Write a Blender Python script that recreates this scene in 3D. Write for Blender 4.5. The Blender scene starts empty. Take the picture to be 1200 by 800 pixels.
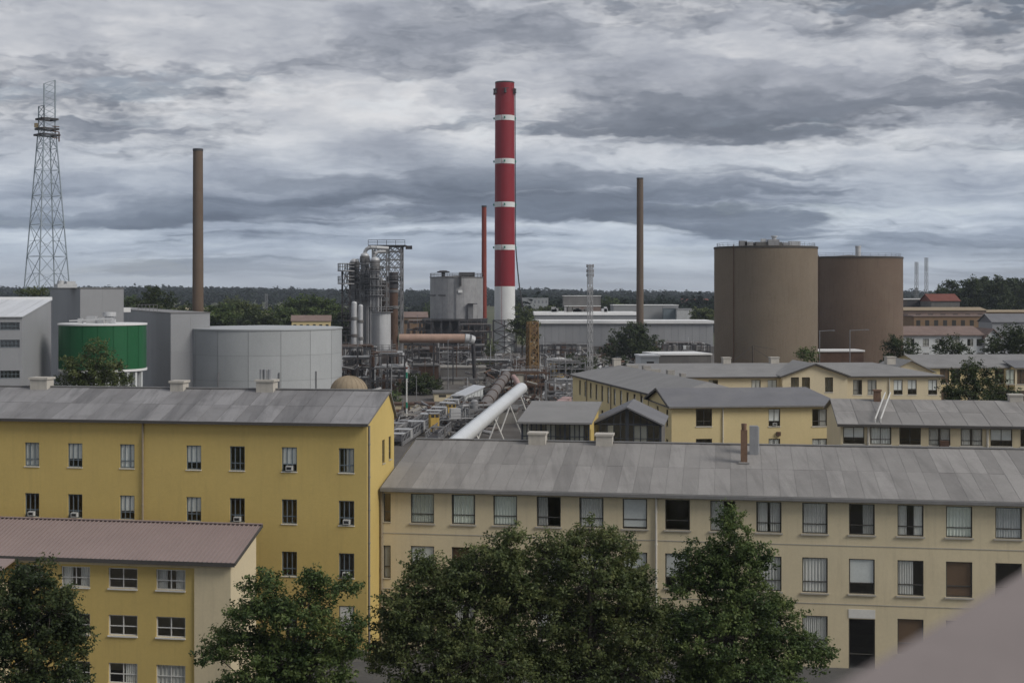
import bpy, math, random
import numpy as np
from mathutils import Vector, Matrix

# ------------------------------------------------------------------ camera, sky, sun, exposure
scene = bpy.context.scene
C = scene.collection
R = math.radians
F, CX, HY, CH = 1600.0, 600.0, 343.0, 21.3      # focal length in px of the 1200 px photograph, horizon row, eye height

cam_d = bpy.data.cameras.new('camera')
cam_d.sensor_width = 36.0
cam_d.lens = 48.0
cam_d.shift_y = -(400.0 - HY) / 1200.0
cam_d.clip_start = 0.05
cam_d.clip_end = 20000
cam_d.dof.use_dof = True
cam_d.dof.focus_distance = 150.0
cam_d.dof.aperture_fstop = 2.2
cam = bpy.data.objects.new('camera', cam_d)
cam.location = (0, 0, CH)
cam.rotation_euler = (R(90), 0, 0)
C.objects.link(cam)
scene.camera = cam

SUN_EL, SUN_AZ = 38.0, 118.0                       # azimuth clockwise from +Y (view direction)
scene.view_settings.view_transform = 'Standard'
scene.view_settings.look = 'None'
scene.view_settings.exposure = 0.55
scene.view_settings.gamma = 1.0
scene.cycles.use_denoising = True
scene.cycles.max_bounces = 5
scene.cycles.diffuse_bounces = 3
scene.cycles.glossy_bounces = 2
scene.cycles.transmission_bounces = 3
scene.cycles.transparent_max_bounces = 8
scene.cycles.volume_bounces = 0
scene.cycles.caustics_reflective = False
scene.cycles.caustics_refractive = False

class NT:
    """tiny node tree helper"""
    def __init__(s, tree):
        s.t = tree
        tree.nodes.clear()
    def n(s, typ, ins=None, **kw):
        nd = s.t.nodes.new(typ)
        for k, v in kw.items():
            setattr(nd, k, v)
        for k, v in (ins or {}).items():
            s.put(nd.inputs[k], v)
        return nd
    def put(s, sock, v):
        if isinstance(v, bpy.types.NodeSocket):
            s.t.links.new(v, sock)
        else:
            sock.default_value = v
    def m(s, op, a, b=0.0, c=None, clamp=False):
        nd = s.n('ShaderNodeMath', operation=op, use_clamp=clamp)
        s.put(nd.inputs[0], a)
        s.put(nd.inputs[1], b)
        if c is not None:
            s.put(nd.inputs[2], c)
        return nd.outputs[0]
    def mix(s, f, a, b, mode='MIX'):
        nd = s.n('ShaderNodeMix', data_type='RGBA', blend_type=mode)
        s.put(nd.inputs[0], f)
        s.put(nd.inputs[6], a)
        s.put(nd.inputs[7], b)
        return nd.outputs[2]
    def ramp(s, f, stops, interp='LINEAR'):
        nd = s.n('ShaderNodeValToRGB')
        cr = nd.color_ramp
        cr.interpolation = interp
        while len(cr.elements) < len(stops):
            cr.elements.new(0.5)
        for e, (p, c) in zip(cr.elements, stops):
            e.position = p
            e.color = c if len(c) == 4 else (*c, 1)
        s.put(nd.inputs[0], f)
        return nd.outputs[0]
    def maprange(s, v, a, b, c, d, smooth=True):
        nd = s.n('ShaderNodeMapRange', interpolation_type='SMOOTHSTEP' if smooth else 'LINEAR')
        for i, x in enumerate((v, a, b, c, d)):
            s.put(nd.inputs[i], x)
        return nd.outputs[0]

def build_world():
    w = bpy.data.worlds.new('World')
    scene.world = w
    w.use_nodes = True
    t = NT(w.node_tree)
    tc = t.n('ShaderNodeTexCoord')
    sx = t.n('ShaderNodeSeparateXYZ', {0: tc.outputs['Generated']})
    x, y, z = sx.outputs
    def noise(v, sc, det, rough, dist=0.0, out='Fac'):
        nd = t.n('ShaderNodeTexNoise', {'Vector': v, 'Scale': sc, 'Detail': det, 'Roughness': rough, 'Distortion': dist}, noise_dimensions='2D')
        return nd.outputs[out]
    warp, wvec = {}, {}
    az = t.m('ARCTAN2', x, y)
    def density(dz, det, seed, f, wb, wm, wp):
        """thickness of a cloud deck along a sight line (dz: look a little higher)"""
        zz = t.m('ADD', t.m('MAXIMUM', z, 0.0), dz)
        q = t.n('ShaderNodeCombineXYZ', {0: t.m('ADD', t.m('MULTIPLY', az, 0.8), seed + 7.0), 1: t.m('MULTIPLY', zz, 2.3)}).outputs[0]
        if seed not in warp:
            wc = noise(q, 14.0, 4, 0.6, 0.0, 'Color')
            warp[seed] = t.n('ShaderNodeSeparateXYZ', {0: wc})
            wvec[seed] = t.n('ShaderNodeVectorMath', {0: wc, 'Scale': 0.10}, operation='SCALE').outputs[0]
        wv = warp[seed]
        wx = t.m('MULTIPLY', t.m('SUBTRACT', wv.outputs[0], 0.5), 0.7)
        wy = t.m('MULTIPLY', t.m('SUBTRACT', wv.outputs[1], 0.5), 0.85)
        k = t.m('DIVIDE', 1.0, t.m('ADD', zz, 0.10))            # flat deck seen in perspective
        px = t.m('ADD', t.m('MULTIPLY', x, k), t.m('ADD', wx, SKY[0] + seed * 3.1))
        py = t.m('ADD', t.m('MULTIPLY', y, k), t.m('ADD', wy, SKY[1] + seed))
        pv = t.n('ShaderNodeCombineXYZ', {0: t.m('MULTIPLY', px, 0.42), 1: py}).outputs[0]
        big = noise(pv, 0.75 * f, 1, 0.45)
        mid = noise(pv, 2.1 * f, 4, 0.55)
        puff = noise(q, 21.0, det, 0.62)
        if seed:
            vq = t.n('ShaderNodeVectorMath', {0: q, 1: wvec[seed]}, operation='ADD').outputs[0]
            vo = t.n('ShaderNodeTexVoronoi', {'Vector': vq, 'Scale': 15.0, 'Detail': 2.0, 'Roughness': 0.5}, feature='F1', normalize=True, voronoi_dimensions='2D')
            puff = t.m('ADD', t.m('MULTIPLY', puff, 0.45), t.m('MULTIPLY', t.m('SUBTRACT', 1.0, vo.outputs['Distance']), 0.42))
        d = t.m('ADD', t.m('MULTIPLY', big, wb), t.m('MULTIPLY', mid, wm))
        return t.m('ADD', d, t.m('MULTIPLY', puff, wp))
    # high bright deck
    ha = density(0.0, 6, 0.0, 1.1, 0.36, 0.40, 0.24)
    hb = density(0.010, 3, 0.0, 1.1, 0.36, 0.40, 0.24)
    v = t.m('ADD', t.m('MULTIPLY', t.m('SUBTRACT', 0.5, ha), 4.2), 0.54)
    v = t.m('ADD', v, t.m('MULTIPLY', t.m('SUBTRACT', ha, hb), 2.6), clamp=True)
    col = t.ramp(v, [(0.0, (0.190, 0.206, 0.242)), (0.3, (0.268, 0.284, 0.322)), (0.6, (0.362, 0.374, 0.404)), (1.0, (0.51, 0.51, 0.52))])
    # lower broken dark deck
    den = density(0.0, 6, 5.3, 0.95, 0.38, 0.40, 0.22)
    lb = density(0.013, 3, 5.3, 0.95, 0.38, 0.40, 0.22)
    al = t.maprange(den, 0.462, 0.572, 0.0, 0.95)
    u = t.m('ADD', t.m('MULTIPLY', t.m('SUBTRACT', 0.552, den), 5.0), 0.36)
    u = t.m('ADD', u, t.m('MULTIPLY', t.m('SUBTRACT', den, lb), 3.2), clamp=True)
    low = t.ramp(u, [(0.0, (0.086, 0.099, 0.124)), (0.35, (0.134, 0.150, 0.181)), (0.7, (0.218, 0.234, 0.268)), (1.0, (0.36, 0.368, 0.398))])
    col = t.mix(al, col, low)
    # towards the horizon the far deck turns bluer and paler
    lo = t.maprange(z, 0.015, 0.15, 1.0, 0.0)
    blue = t.mix(1.0, col, (0.84, 0.98, 1.11, 1), 'MULTIPLY')
    col = t.mix(t.m('MULTIPLY', lo, 0.75), col, blue)
    pale = t.maprange(z, -0.01, 0.04, 0.70, 0.0)
    col = t.mix(pale, col, (0.405, 0.43, 0.46, 1))
    sky = t.n('ShaderNodeTexSky', sky_type='NISHITA', sun_disc=False)
    sky.sun_elevation, sky.sun_rotation = R(SUN_EL), R(SUN_AZ)
    clouds = t.mix(1.0, col, (10.0, 10.0, 10.0, 1), 'MULTIPLY')
    thin = t.maprange(ha, 0.34, 0.44, 0.90, 1.0)
    allc = t.mix(thin, sky.outputs[0], clouds)
    bg = t.n('ShaderNodeBackground', {'Color': allc, 'Strength': 0.1})
    out = t.n('ShaderNodeOutputWorld', {'Surface': bg.outputs[0]})
SKY = (81.2, 21.7)
build_world()

sun_d = bpy.data.lights.new('sun', 'SUN')
sun_d.energy = 1.5
sun_d.angle = R(25)
sun_d.color = (1.0, 0.95, 0.88)
sun = bpy.data.objects.new('sun', sun_d)
a_, e_ = R(SUN_AZ), R(SUN_EL)
to_sun = Vector((math.sin(a_) * math.cos(e_), math.cos(a_) * math.cos(e_), math.sin(e_)))
sun.rotation_euler = to_sun.to_track_quat('Z', 'Y').to_euler()
sun.location = (60, 20, 90)
C.objects.link(sun)

# ------------------------------------------------------------------ helpers
def P(px, py, Y):
    """world point that stands at distance Y and is seen at a photo pixel"""
    return Vector(((px - CX) / F * Y, Y, CH + (HY - py) / F * Y))
def GX(px, Y):
    return (px - CX) / F * Y
def HZ(py, Y):
    return CH + (HY - py) / F * Y

def lin(c):
    return tuple((v / 12.92 if v <= 0.04045 else ((v + 0.055) / 1.055) ** 2.4) for v in (x / 255.0 for x in c))

MATS = {}
def mat(name, col, rough=0.8, var=0.12, scale=0.6, streak=0.0, streak_col=None, bump=0.0, bscale=8.0, rnd=0.0,
        metal=0.0, fine=0.06, rstreak=0.0, rcol=None, patch=None, patch_col=None, patch_scale=0.3, ztint=None):
    """procedural surface: base colour, large and fine mottling, rain streaks, patches of other tone, relief"""
    if name in MATS:
        return MATS[name]
    m = bpy.data.materials.new(name)
    m.use_nodes = True
    t = NT(m.node_tree)
    g = t.n('ShaderNodeNewGeometry')
    pos = g.outputs['Position']
    base = (*col, 1)
    n1 = t.n('ShaderNodeTexNoise', {'Vector': pos, 'Scale': scale, 'Detail': 5, 'Roughness': 0.6}).outputs['Fac']
    n2 = t.n('ShaderNodeTexNoise', {'Vector': pos, 'Scale': scale * 9 + 2, 'Detail': 4, 'Roughness': 0.65}).outputs['Fac']
    f = t.m('ADD', t.m('MULTIPLY', t.m('SUBTRACT', n1, 0.5), var * 4), t.m('MULTIPLY', t.m('SUBTRACT', n2, 0.5), fine * 4))
    if rnd:
        oi = t.n('ShaderNodeObjectInfo')
        f = t.m('ADD', f, t.m('MULTIPLY', t.m('SUBTRACT', oi.outputs['Random'], 0.5), rnd * 2))
    if streak:
        mp = t.n('ShaderNodeMapping', {'Vector': pos, 'Scale': (2.2, 2.2, 0.16)})
        ns = t.n('ShaderNodeTexNoise', {'Vector': mp.outputs[0], 'Scale': 1.6, 'Detail': 6, 'Roughness': 0.65}).outputs['Fac']
        sm = t.maprange(ns, 0.48, 0.74, 0.0, 1.0)
    mul = t.m('ADD', f, 1.0)
    cc = t.n('ShaderNodeCombineXYZ', {0: mul, 1: mul, 2: mul}).outputs[0]
    c = t.mix(1.0, base, cc, 'MULTIPLY')
    if patch:
        np_ = t.n('ShaderNodeTexNoise', {'Vector': pos, 'Scale': patch_scale, 'Detail': 7, 'Roughness': 0.65, 'Distortion': 0.6}).outputs['Fac']
        c = t.mix(t.m('MULTIPLY', t.maprange(np_, 0.47, 0.66, 0.0, 1.0), patch), c, (*patch_col, 1))
    if streak:
        sc_ = streak_col or tuple(v * 0.45 for v in col)
        c = t.mix(t.m('MULTIPLY', sm, streak), c, (*sc_, 1))
    if rstreak:
        mp = t.n('ShaderNodeMapping', {'Vector': pos, 'Rotation': (0, 0, 0.1556), 'Scale': (1.5, 0.13, 0.3)})
        nr_ = t.n('ShaderNodeTexNoise', {'Vector': mp.outputs[0], 'Scale': 0.8, 'Detail': 7, 'Roughness': 0.68}).outputs['Fac']
        c = t.mix(t.m('MULTIPLY', t.maprange(nr_, 0.44, 0.70, 0.0, 1.0), rstreak), c, (*(rcol or tuple(v * 0.5 for v in col)), 1))
    ins = {'Base Color': c, 'Roughness': rough, 'Metallic': metal}
    b = t.n('ShaderNodeBsdfPrincipled', ins)
    b.inputs['Specular IOR Level'].default_value = 0.3
    if bump:
        nb = t.n('ShaderNodeTexNoise', {'Vector': pos, 'Scale': bscale, 'Detail': 5, 'Roughness': 0.6}).outputs['Fac']
        bp = t.n('ShaderNodeBump', {'Strength': bump, 'Distance': 0.05, 'Height': nb})
        t.put(b.inputs['Normal'], bp.outputs[0])
    t.n('ShaderNodeOutputMaterial', {'Surface': b.outputs[0]})
    MATS[name] = m
    return m

def glass_mat(name, tint, refl=0.9):
    m = bpy.data.materials.new(name)
    m.use_nodes = True
    t = NT(m.node_tree)
    g = t.n('ShaderNodeNewGeometry')
    dt = t.n('ShaderNodeVectorMath', {0: g.outputs['Normal'], 1: g.outputs['Incoming']}, operation='DOT_PRODUCT').outputs['Value']
    sch = t.m('POWER', t.m('SUBTRACT', 1.0, t.m('ABSOLUTE', dt)), 5.0)
    fr = t.m('ADD', t.m('MULTIPLY', sch, 0.93), 0.065)
    tr = t.n('ShaderNodeBsdfTransparent', {'Color': (*tint, 1)})
    gl = t.n('ShaderNodeBsdfGlossy', {'Color': (refl, refl, refl, 1), 'Roughness': 0.03})
    mx = t.n('ShaderNodeMixShader', {0: fr, 1: tr.outputs[0], 2: gl.outputs[0]})
    t.n('ShaderNodeOutputMaterial', {'Surface': mx.outputs[0]})
    MATS[name] = m
    return m

def leaf_mat(name, c1, c2, c3, spec=0.3):
    m = bpy.data.materials.new(name)
    m.use_nodes = True
    t = NT(m.node_tree)
    g = t.n('ShaderNodeNewGeometry')
    n = t.n('ShaderNodeTexNoise', {'Vector': g.outputs['Position'], 'Scale': 0.8, 'Detail': 4}).outputs['Fac']
    f = t.m('ADD', t.m('MULTIPLY', g.outputs['Random Per Island'], 0.42), t.m('MULTIPLY', t.m('SUBTRACT', n, 0.5), 1.5))
    f = t.m('ADD', f, 0.28, clamp=True)
    c = t.ramp(f, [(0.15, c1), (0.5, c2), (0.88, c3)])
    d = t.n('ShaderNodeBsdfPrincipled', {'Base Color': c, 'Roughness': 0.55})
    d.inputs['Specular IOR Level'].default_value = spec
    tl = t.n('ShaderNodeBsdfTranslucent', {'Color': c})
    mx = t.n('ShaderNodeMixShader', {0: 0.28, 1: d.outputs[0], 2: tl.outputs[0]})
    t.n('ShaderNodeOutputMaterial', {'Surface': mx.outputs[0]})
    MATS[name] = m
    return m

def empty(name, loc, rz=0.0):
    o = bpy.data.objects.new(name, None)
    o.empty_display_size = 0.5
    o.location = loc
    o.rotation_euler = (0, 0, rz)
    C.objects.link(o)
    return o
def tag(o, label=None, cat=None, group=None, kind=None):
    if label: o['label'] = label
    if cat: o['category'] = cat
    if group: o['group'] = group
    if kind: o['kind'] = kind
    return o
def inst(me, name, parent=None, loc=(0, 0, 0), rot=(0, 0, 0), scale=(1, 1, 1)):
    o = bpy.data.objects.new(name, me)
    o.location = loc
    o.rotation_euler = rot if isinstance(rot, tuple) else (0, 0, rot)
    o.scale = scale
    o.parent = parent
    C.objects.link(o)
    return o

class MB:
    def __init__(s):
        s.v, s.f, s.sm = [], [], []
    def quadf(s, pts, smooth=False):
        i = len(s.v)
        s.v += [tuple(p) for p in pts]
        s.f.append(tuple(range(i, i + len(pts))))
        s.sm.append(smooth)
        return s
    def box(s, x0, x1, y0, y1, z0, z1):
        i = len(s.v)
        s.v += [(x0, y0, z0), (x1, y0, z0), (x1, y1, z0), (x0, y1, z0), (x0, y0, z1), (x1, y0, z1), (x1, y1, z1), (x0, y1, z1)]
        for q in ((3, 2, 1, 0), (4, 5, 6, 7), (0, 1, 5, 4), (1, 2, 6, 5), (2, 3, 7, 6), (3, 0, 4, 7)):
            s.f.append(tuple(i + k for k in q))
            s.sm.append(False)
        return s
    def hexa(s, b, t):
        """solid from 4 bottom and 4 top points (same order, counter-clockwise from above)"""
        i = len(s.v)
        s.v += [tuple(p) for p in b] + [tuple(p) for p in t]
        for q in ((3, 2, 1, 0), (4, 5, 6, 7), (0, 1, 5, 4), (1, 2, 6, 5), (2, 3, 7, 6), (3, 0, 4, 7)):
            s.f.append(tuple(i + k for k in q))
            s.sm.append(False)
        return s
    def beam(s, p, q, w, h=None):
        p, q = Vector(p), Vector(q)
        d = q - p
        if d.length < 1e-6: return s
        d.normalize()
        up = Vector((0, 0, 1)) if abs(d.z) < 0.95 else Vector((0, 1, 0))
        a = d.cross(up).normalized() * (w / 2)
        b = a.cross(d).normalized() * ((h or w) / 2)
        return s.hexa([p - a - b, p + a - b, p + a + b, p - a + b], [q - a - b, q + a - b, q + a + b, q - a + b])
    def tube(s, p, q, r0, r1=None, n=12, caps=True, smooth=True):
        p, q = Vector(p), Vector(q)
        r1 = r0 if r1 is None else r1
        d = (q - p).normalized()
        up = Vector((0, 0, 1)) if abs(d.z) < 0.95 else Vector((0, 1, 0))
        a = d.cross(up).normalized()
        b = a.cross(d).normalized()
        i = len(s.v)
        for c, r in ((p, r0), (q, r1)):
            for k in range(n):
                t = 2 * math.pi * k / n
                s.v.append(tuple(c + a * (math.cos(t) * r) + b * (math.sin(t) * r)))
        for k in range(n):
            k2 = (k + 1) % n
            s.f.append((i + k, i + k2, i + n + k2, i + n + k))
            s.sm.append(smooth)
        if caps:
            s.f.append(tuple(i + k for k in reversed(range(n)))); s.sm.append(False)
            s.f.append(tuple(i + n + k for k in range(n))); s.sm.append(False)
        return s
    def path(s, pts, r, n=10):
        for a, b in zip(pts[:-1], pts[1:]):
            s.tube(a, b, r, r, n)
        return s
    def lathe(s, prof, n=32, cx=0, cy=0, smooth=True, a0=0.0, a1=2 * math.pi):
        """prof: list of (radius, z) from bottom to top"""
        i = len(s.v)
        full = abs(a1 - a0 - 2 * math.pi) < 1e-6
        m = n if full else n + 1
        for r, z in prof:
            for k in range(m):
                t = a0 + (a1 - a0) * k / n
                s.v.append((cx + r * math.cos(t), cy + r * math.sin(t), z))
        for j in range(len(prof) - 1):
            for k in range(n):
                k2 = (k + 1) % m
                s.f.append((i + j * m + k, i + j * m + k2, i + (j + 1) * m + k2, i + (j + 1) * m + k))
                s.sm.append(smooth)
        return s
    def disc(s, r, z, n=32, cx=0, cy=0):
        return s.quadf([(cx + r * math.cos(2 * math.pi * k / n), cy + r * math.sin(2 * math.pi * k / n), z) for k in range(n)])
    def mesh(s, name, m):
        me = bpy.data.meshes.new(name)
        me.from_pydata(s.v, [], s.f)
        me.polygons.foreach_set('use_smooth', s.sm)
        if m: me.materials.append(m)
        if any(s.sm): me.set_sharp_from_angle(angle=R(38))
        me.update()
        return me
    def build(s, name, m, parent=None, loc=(0, 0, 0), rot=0.0, kind=None):
        o = inst(s.mesh(name, m), name, parent, loc, rot)
        if kind: o['kind'] = kind
        return o

def lattice(mb, base, top, z0, z1, n, w_leg, w_br, cross=True, horiz=True, faces=(0, 1, 2, 3)):
    """square lattice: half widths base -> top, between z0 and z1"""
    def corner(k, t):
        h = base + (top - base) * t
        sx, sy = ((-1, -1), (1, -1), (1, 1), (-1, 1))[k % 4]
        return Vector((sx * h, sy * h, z0 + (z1 - z0) * t))
    for k in range(4):
        if w_leg: mb.beam(corner(k, 0), corner(k, 1), w_leg)
    # panels shrink upward with the width
    ts = [0.0]
    hs = [base + (top - base) * (j / n) for j in range(n)]
    tot = sum(hs)
    acc = 0
    for h in hs:
        acc += h
        ts.append(acc / tot)
    for a, b in zip(ts[:-1], ts[1:]):
        for k in faces:
            if cross:
                mb.beam(corner(k, a), corner(k + 1, b), w_br)
                mb.beam(corner(k + 1, a), corner(k, b), w_br)
            else:
                mb.beam(corner(k, a), corner(k + 1, b), w_br)
            if horiz: mb.beam(corner(k, b), corner(k + 1, b), w_br)
    return mb

# ------------------------------------------------------------------ materials
G = glass_mat('window_glass', (0.93, 0.95, 0.95))
mat('ochre_render', (0.565, 0.425, 0.152), 0.9, 0.06, 0.35, patch=0.30, patch_col=(0.52, 0.395, 0.15), patch_scale=0.22, streak=0.28, streak_col=(0.41, 0.31, 0.12), bump=0.15, bscale=14, fine=0.04)
mat('cream_render', (0.655, 0.56, 0.375), 0.9, 0.06, 0.4, patch=0.30, patch_col=(0.60, 0.525, 0.37), patch_scale=0.22, streak=0.32, streak_col=(0.46, 0.39, 0.265), bump=0.15, bscale=14, fine=0.04)
mat('pale_cream_render', (0.62, 0.535, 0.37), 0.9, 0.05, 0.4, streak=0.15, streak_col=(0.42, 0.36, 0.26), bump=0.15, bscale=14, fine=0.04)
mat('butter_render', (0.65, 0.535, 0.295), 0.9, 0.05, 0.4, streak=0.12, streak_col=(0.44, 0.35, 0.19), fine=0.04)
mat('felt_roof', (0.235, 0.23, 0.232), 0.85, 0.10, 0.5, rnd=0.20, rstreak=0.6, rcol=(0.105, 0.104, 0.108), bump=0.25, bscale=6, patch=0.45, patch_col=(0.145, 0.14, 0.14), patch_scale=0.35)
mat('light_felt_roof', (0.262, 0.250, 0.238), 0.85, 0.08, 0.5, rnd=0.17, rstreak=0.55, rcol=(0.155, 0.148, 0.142), bump=0.25, bscale=6, patch=0.30, patch_col=(0.19, 0.18, 0.172), patch_scale=0.35)
mat('seam_felt', (0.175, 0.17, 0.168), 0.9, 0.15, 1.2)
mat('lap_felt', (0.31, 0.297, 0.283), 0.85, 0.15, 1.2)
mat('mauve_sheet', (0.275, 0.215, 0.20), 0.6, 0.07, 0.5, fine=0.05, rnd=0.05)
mat('dark_slate', (0.165, 0.165, 0.175), 0.8, 0.10, 0.4, patch=0.3, patch_col=(0.22, 0.215, 0.21))
mat('grey_slate', (0.235, 0.23, 0.225), 0.8, 0.10, 0.4, patch=0.3, patch_col=(0.17, 0.165, 0.165))
mat('fascia_dark', (0.075, 0.07, 0.065), 0.7)
mat('gutter_zinc', (0.20, 0.195, 0.19), 0.5, 0.15, 2.0)
mat('frame_bluegrey', (0.15, 0.18, 0.20), 0.5)
mat('frame_bronze', (0.085, 0.08, 0.07), 0.5)
mat('frame_white', (0.66, 0.65, 0.62), 0.5)
mat('sill_stone', (0.42, 0.39, 0.33), 0.8)
mat('sill_white', (0.68, 0.66, 0.61), 0.7)
mat('curtain_grey', (0.72, 0.70, 0.65), 0.95, rnd=0.22)
mat('curtain_green', (0.74, 0.76, 0.67), 0.95, rnd=0.15)
mat('curtain_white', (0.78, 0.78, 0.75), 0.95, rnd=0.15)
mat('blind_white', (0.80, 0.80, 0.76), 0.9, rnd=0.12)
mat('blind_brown', (0.16, 0.10, 0.06), 0.9, rnd=0.2)
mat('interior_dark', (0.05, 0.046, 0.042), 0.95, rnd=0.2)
mat('appliance_grey', (0.50, 0.50, 0.48), 0.6)
mat('appliance_grille', (0.03, 0.03, 0.03), 0.7)
mat('door_white', (0.62, 0.62, 0.60), 0.6)
mat('brick_chimney', (0.185, 0.115, 0.078), 0.9, 0.2, 3.0, fine=0.15)
mat('plaster_chimney', (0.47, 0.44, 0.39), 0.9, 0.12, 1.5, streak=0.3)
mat('galvanised', (0.31, 0.315, 0.325), 0.55, 0.12, 1.0, metal=0.2, streak=0.2)
mat('downpipe', (0.30, 0.25, 0.18), 0.6, 0.12, 2.0)
mat('downpipe_white', (0.60, 0.57, 0.50), 0.6, 0.12, 2.0)
mat('grey_cladding', (0.30, 0.305, 0.315), 0.6, 0.04, 0.25, streak=0.18, streak_col=(0.20, 0.205, 0.215), fine=0.03, rnd=0.04)
mat('white_sheet_roof', (0.60, 0.615, 0.64), 0.5, 0.05, 0.5, rnd=0.05)
mat('white_roof_edge', (0.74, 0.74, 0.73), 0.6, 0.08, 0.2)
mat('tank_plate', (0.39, 0.405, 0.41), 0.5, 0.05, 0.3, rnd=0.05, streak=0.18, streak_col=(0.28, 0.285, 0.29))
mat('tank_seam', (0.22, 0.23, 0.24), 0.6)
mat('green_plate', (0.016, 0.105, 0.041), 0.45, 0.06, 0.3, rnd=0.05, streak=0.15, streak_col=(0.012, 0.12, 0.035))
mat('brown_concrete', (0.19, 0.153, 0.114), 0.95, 0.12, 0.12, streak=0.3, streak_col=(0.115, 0.086, 0.064), fine=0.08, patch=0.45, patch_col=(0.215, 0.18, 0.135), patch_scale=0.10)
mat('rust_brown_concrete', (0.155, 0.113, 0.085), 0.95, 0.14, 0.12, streak=0.4, streak_col=(0.085, 0.058, 0.045), fine=0.08, patch=0.5, patch_col=(0.175, 0.135, 0.10), patch_scale=0.09)
mat('stack_red', (0.225, 0.011, 0.020), 0.55, 0.06, 0.2, streak=0.2, streak_col=(0.20, 0.013, 0.018))
mat('stack_white', (0.66, 0.67, 0.66), 0.6, 0.06, 0.3, streak=0.15)
mat('stack_brown', (0.138, 0.101, 0.074), 0.9, 0.12, 0.2, streak=0.4, streak_col=(0.115, 0.085, 0.065), patch=0.4, patch_col=(0.125, 0.105, 0.085), patch_scale=0.2)
mat('stack_rust', (0.21, 0.045, 0.032), 0.8, 0.15, 0.4, streak=0.3)
mat('steel_blue', (0.25, 0.295, 0.33), 0.6, 0.15, 1.0)
mat('steel_grey', (0.20, 0.20, 0.205), 0.6, 0.2, 1.0)
mat('steel_dark', (0.055, 0.055, 0.06), 0.7, 0.3, 0.8, patch=0.4, patch_col=(0.09, 0.062, 0.045), patch_scale=0.8)
mat('process_dark', (0.15, 0.148, 0.147), 0.65, 0.25, 0.6, streak=0.4, patch=0.4, patch_col=(0.10, 0.07, 0.05), patch_scale=0.7)
mat('process_grey', (0.32, 0.32, 0.325), 0.5, 0.14, 0.6, streak=0.4, streak_col=(0.13, 0.12, 0.115), metal=0.2)
mat('process_light', (0.50, 0.505, 0.51), 0.45, 0.10, 0.6, streak=0.3, streak_col=(0.25, 0.24, 0.23), metal=0.2)
mat('rust', (0.10, 0.062, 0.045), 0.9, 0.25, 1.0, fine=0.15)
mat('rust_orange', (0.20, 0.128, 0.058), 0.9, 0.25, 0.8, fine=0.18, patch=0.5, patch_col=(0.12, 0.07, 0.04), patch_scale=1.2)
mat('duct_salmon', (0.40, 0.275, 0.215), 0.75, 0.15, 0.6, streak=0.3, streak_col=(0.24, 0.12, 0.08))
mat('tube_silver', (0.78, 0.80, 0.81), 0.38, 0.05, 0.5, metal=0.3, streak=0.15, streak_col=(0.4, 0.42, 0.44))
mat('tube_band', (0.30, 0.32, 0.34), 0.5)
mat('pipe_grey', (0.17, 0.155, 0.15), 0.7, 0.2, 0.8, patch=0.4, patch_col=(0.12, 0.085, 0.065), patch_scale=0.8)
mat('booth_yellow', (0.52, 0.35, 0.09), 0.8, 0.1, 1.0, streak=0.4)
mat('pink_pipe', (0.36, 0.25, 0.235), 0.7, 0.2, 1.0)
mat('dome_tan', (0.30, 0.24, 0.165), 0.85, 0.15, 0.6, streak=0.4, streak_col=(0.2, 0.15, 0.10))
mat('concrete', (0.30, 0.285, 0.26), 0.9, 0.12, 0.4, streak=0.35)
mat('dark_concrete', (0.15, 0.145, 0.14), 0.9, 0.18, 0.4, streak=0.4)
mat('parapet_stone', (0.24, 0.205, 0.195), 0.9, 0.04, 1.0, fine=0.05, bump=0.15, bscale=40)
mat('bark', (0.085, 0.072, 0.06), 0.95, 0.25, 3.0)
mat('white_wall', (0.58, 0.60, 0.60), 0.85, 0.06, 0.3, streak=0.15)
mat('tan_brick', (0.235, 0.155, 0.095), 0.9, 0.12, 0.3, streak=0.2)
mat('red_tile', (0.17, 0.06, 0.045), 0.8, 0.12, 0.6)
mat('brown_roof', (0.20, 0.145, 0.125), 0.85, 0.14, 0.4, patch=0.4, patch_col=(0.26, 0.20, 0.175))
mat('signal_green', (0.02, 0.20, 0.13), 0.6)
leaf_mat('leaf_olive', (0.028, 0.043, 0.014), (0.088, 0.115, 0.038), (0.185, 0.20, 0.075))
leaf_mat('leaf_green', (0.024, 0.046, 0.014), (0.078, 0.118, 0.034), (0.17, 0.21, 0.065))
leaf_mat('leaf_dark', (0.015, 0.026, 0.010), (0.042, 0.062, 0.021), (0.095, 0.115, 0.04))
leaf_mat('leaf_far', (0.007, 0.013, 0.008), (0.013, 0.022, 0.012), (0.024, 0.036, 0.017), 0.05)
M = MATS

# ------------------------------------------------------------------ terrain
def sstep(a, b, x):
    t = np.clip((x - a) / (b - a), 0, 1)
    return t * t * (3 - 2 * t)
def ground_z(x, y):
    x = np.asarray(x, float); y = np.asarray(y, float)
    ang = x / np.maximum(y, 1.0)
    amp = 12.5 + 5.0 * sstep(0.02, -0.25, ang) + 1.5 * np.sin(ang * 21 + 1.0) - 1.5 * sstep(0.02, 0.10, ang)
    h = amp * sstep(700, 2500, y)
    h = h + 5.0 * sstep(0.24, 0.42, ang) * sstep(330, 520, y) * sstep(1300, 700, y)
    return h

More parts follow.
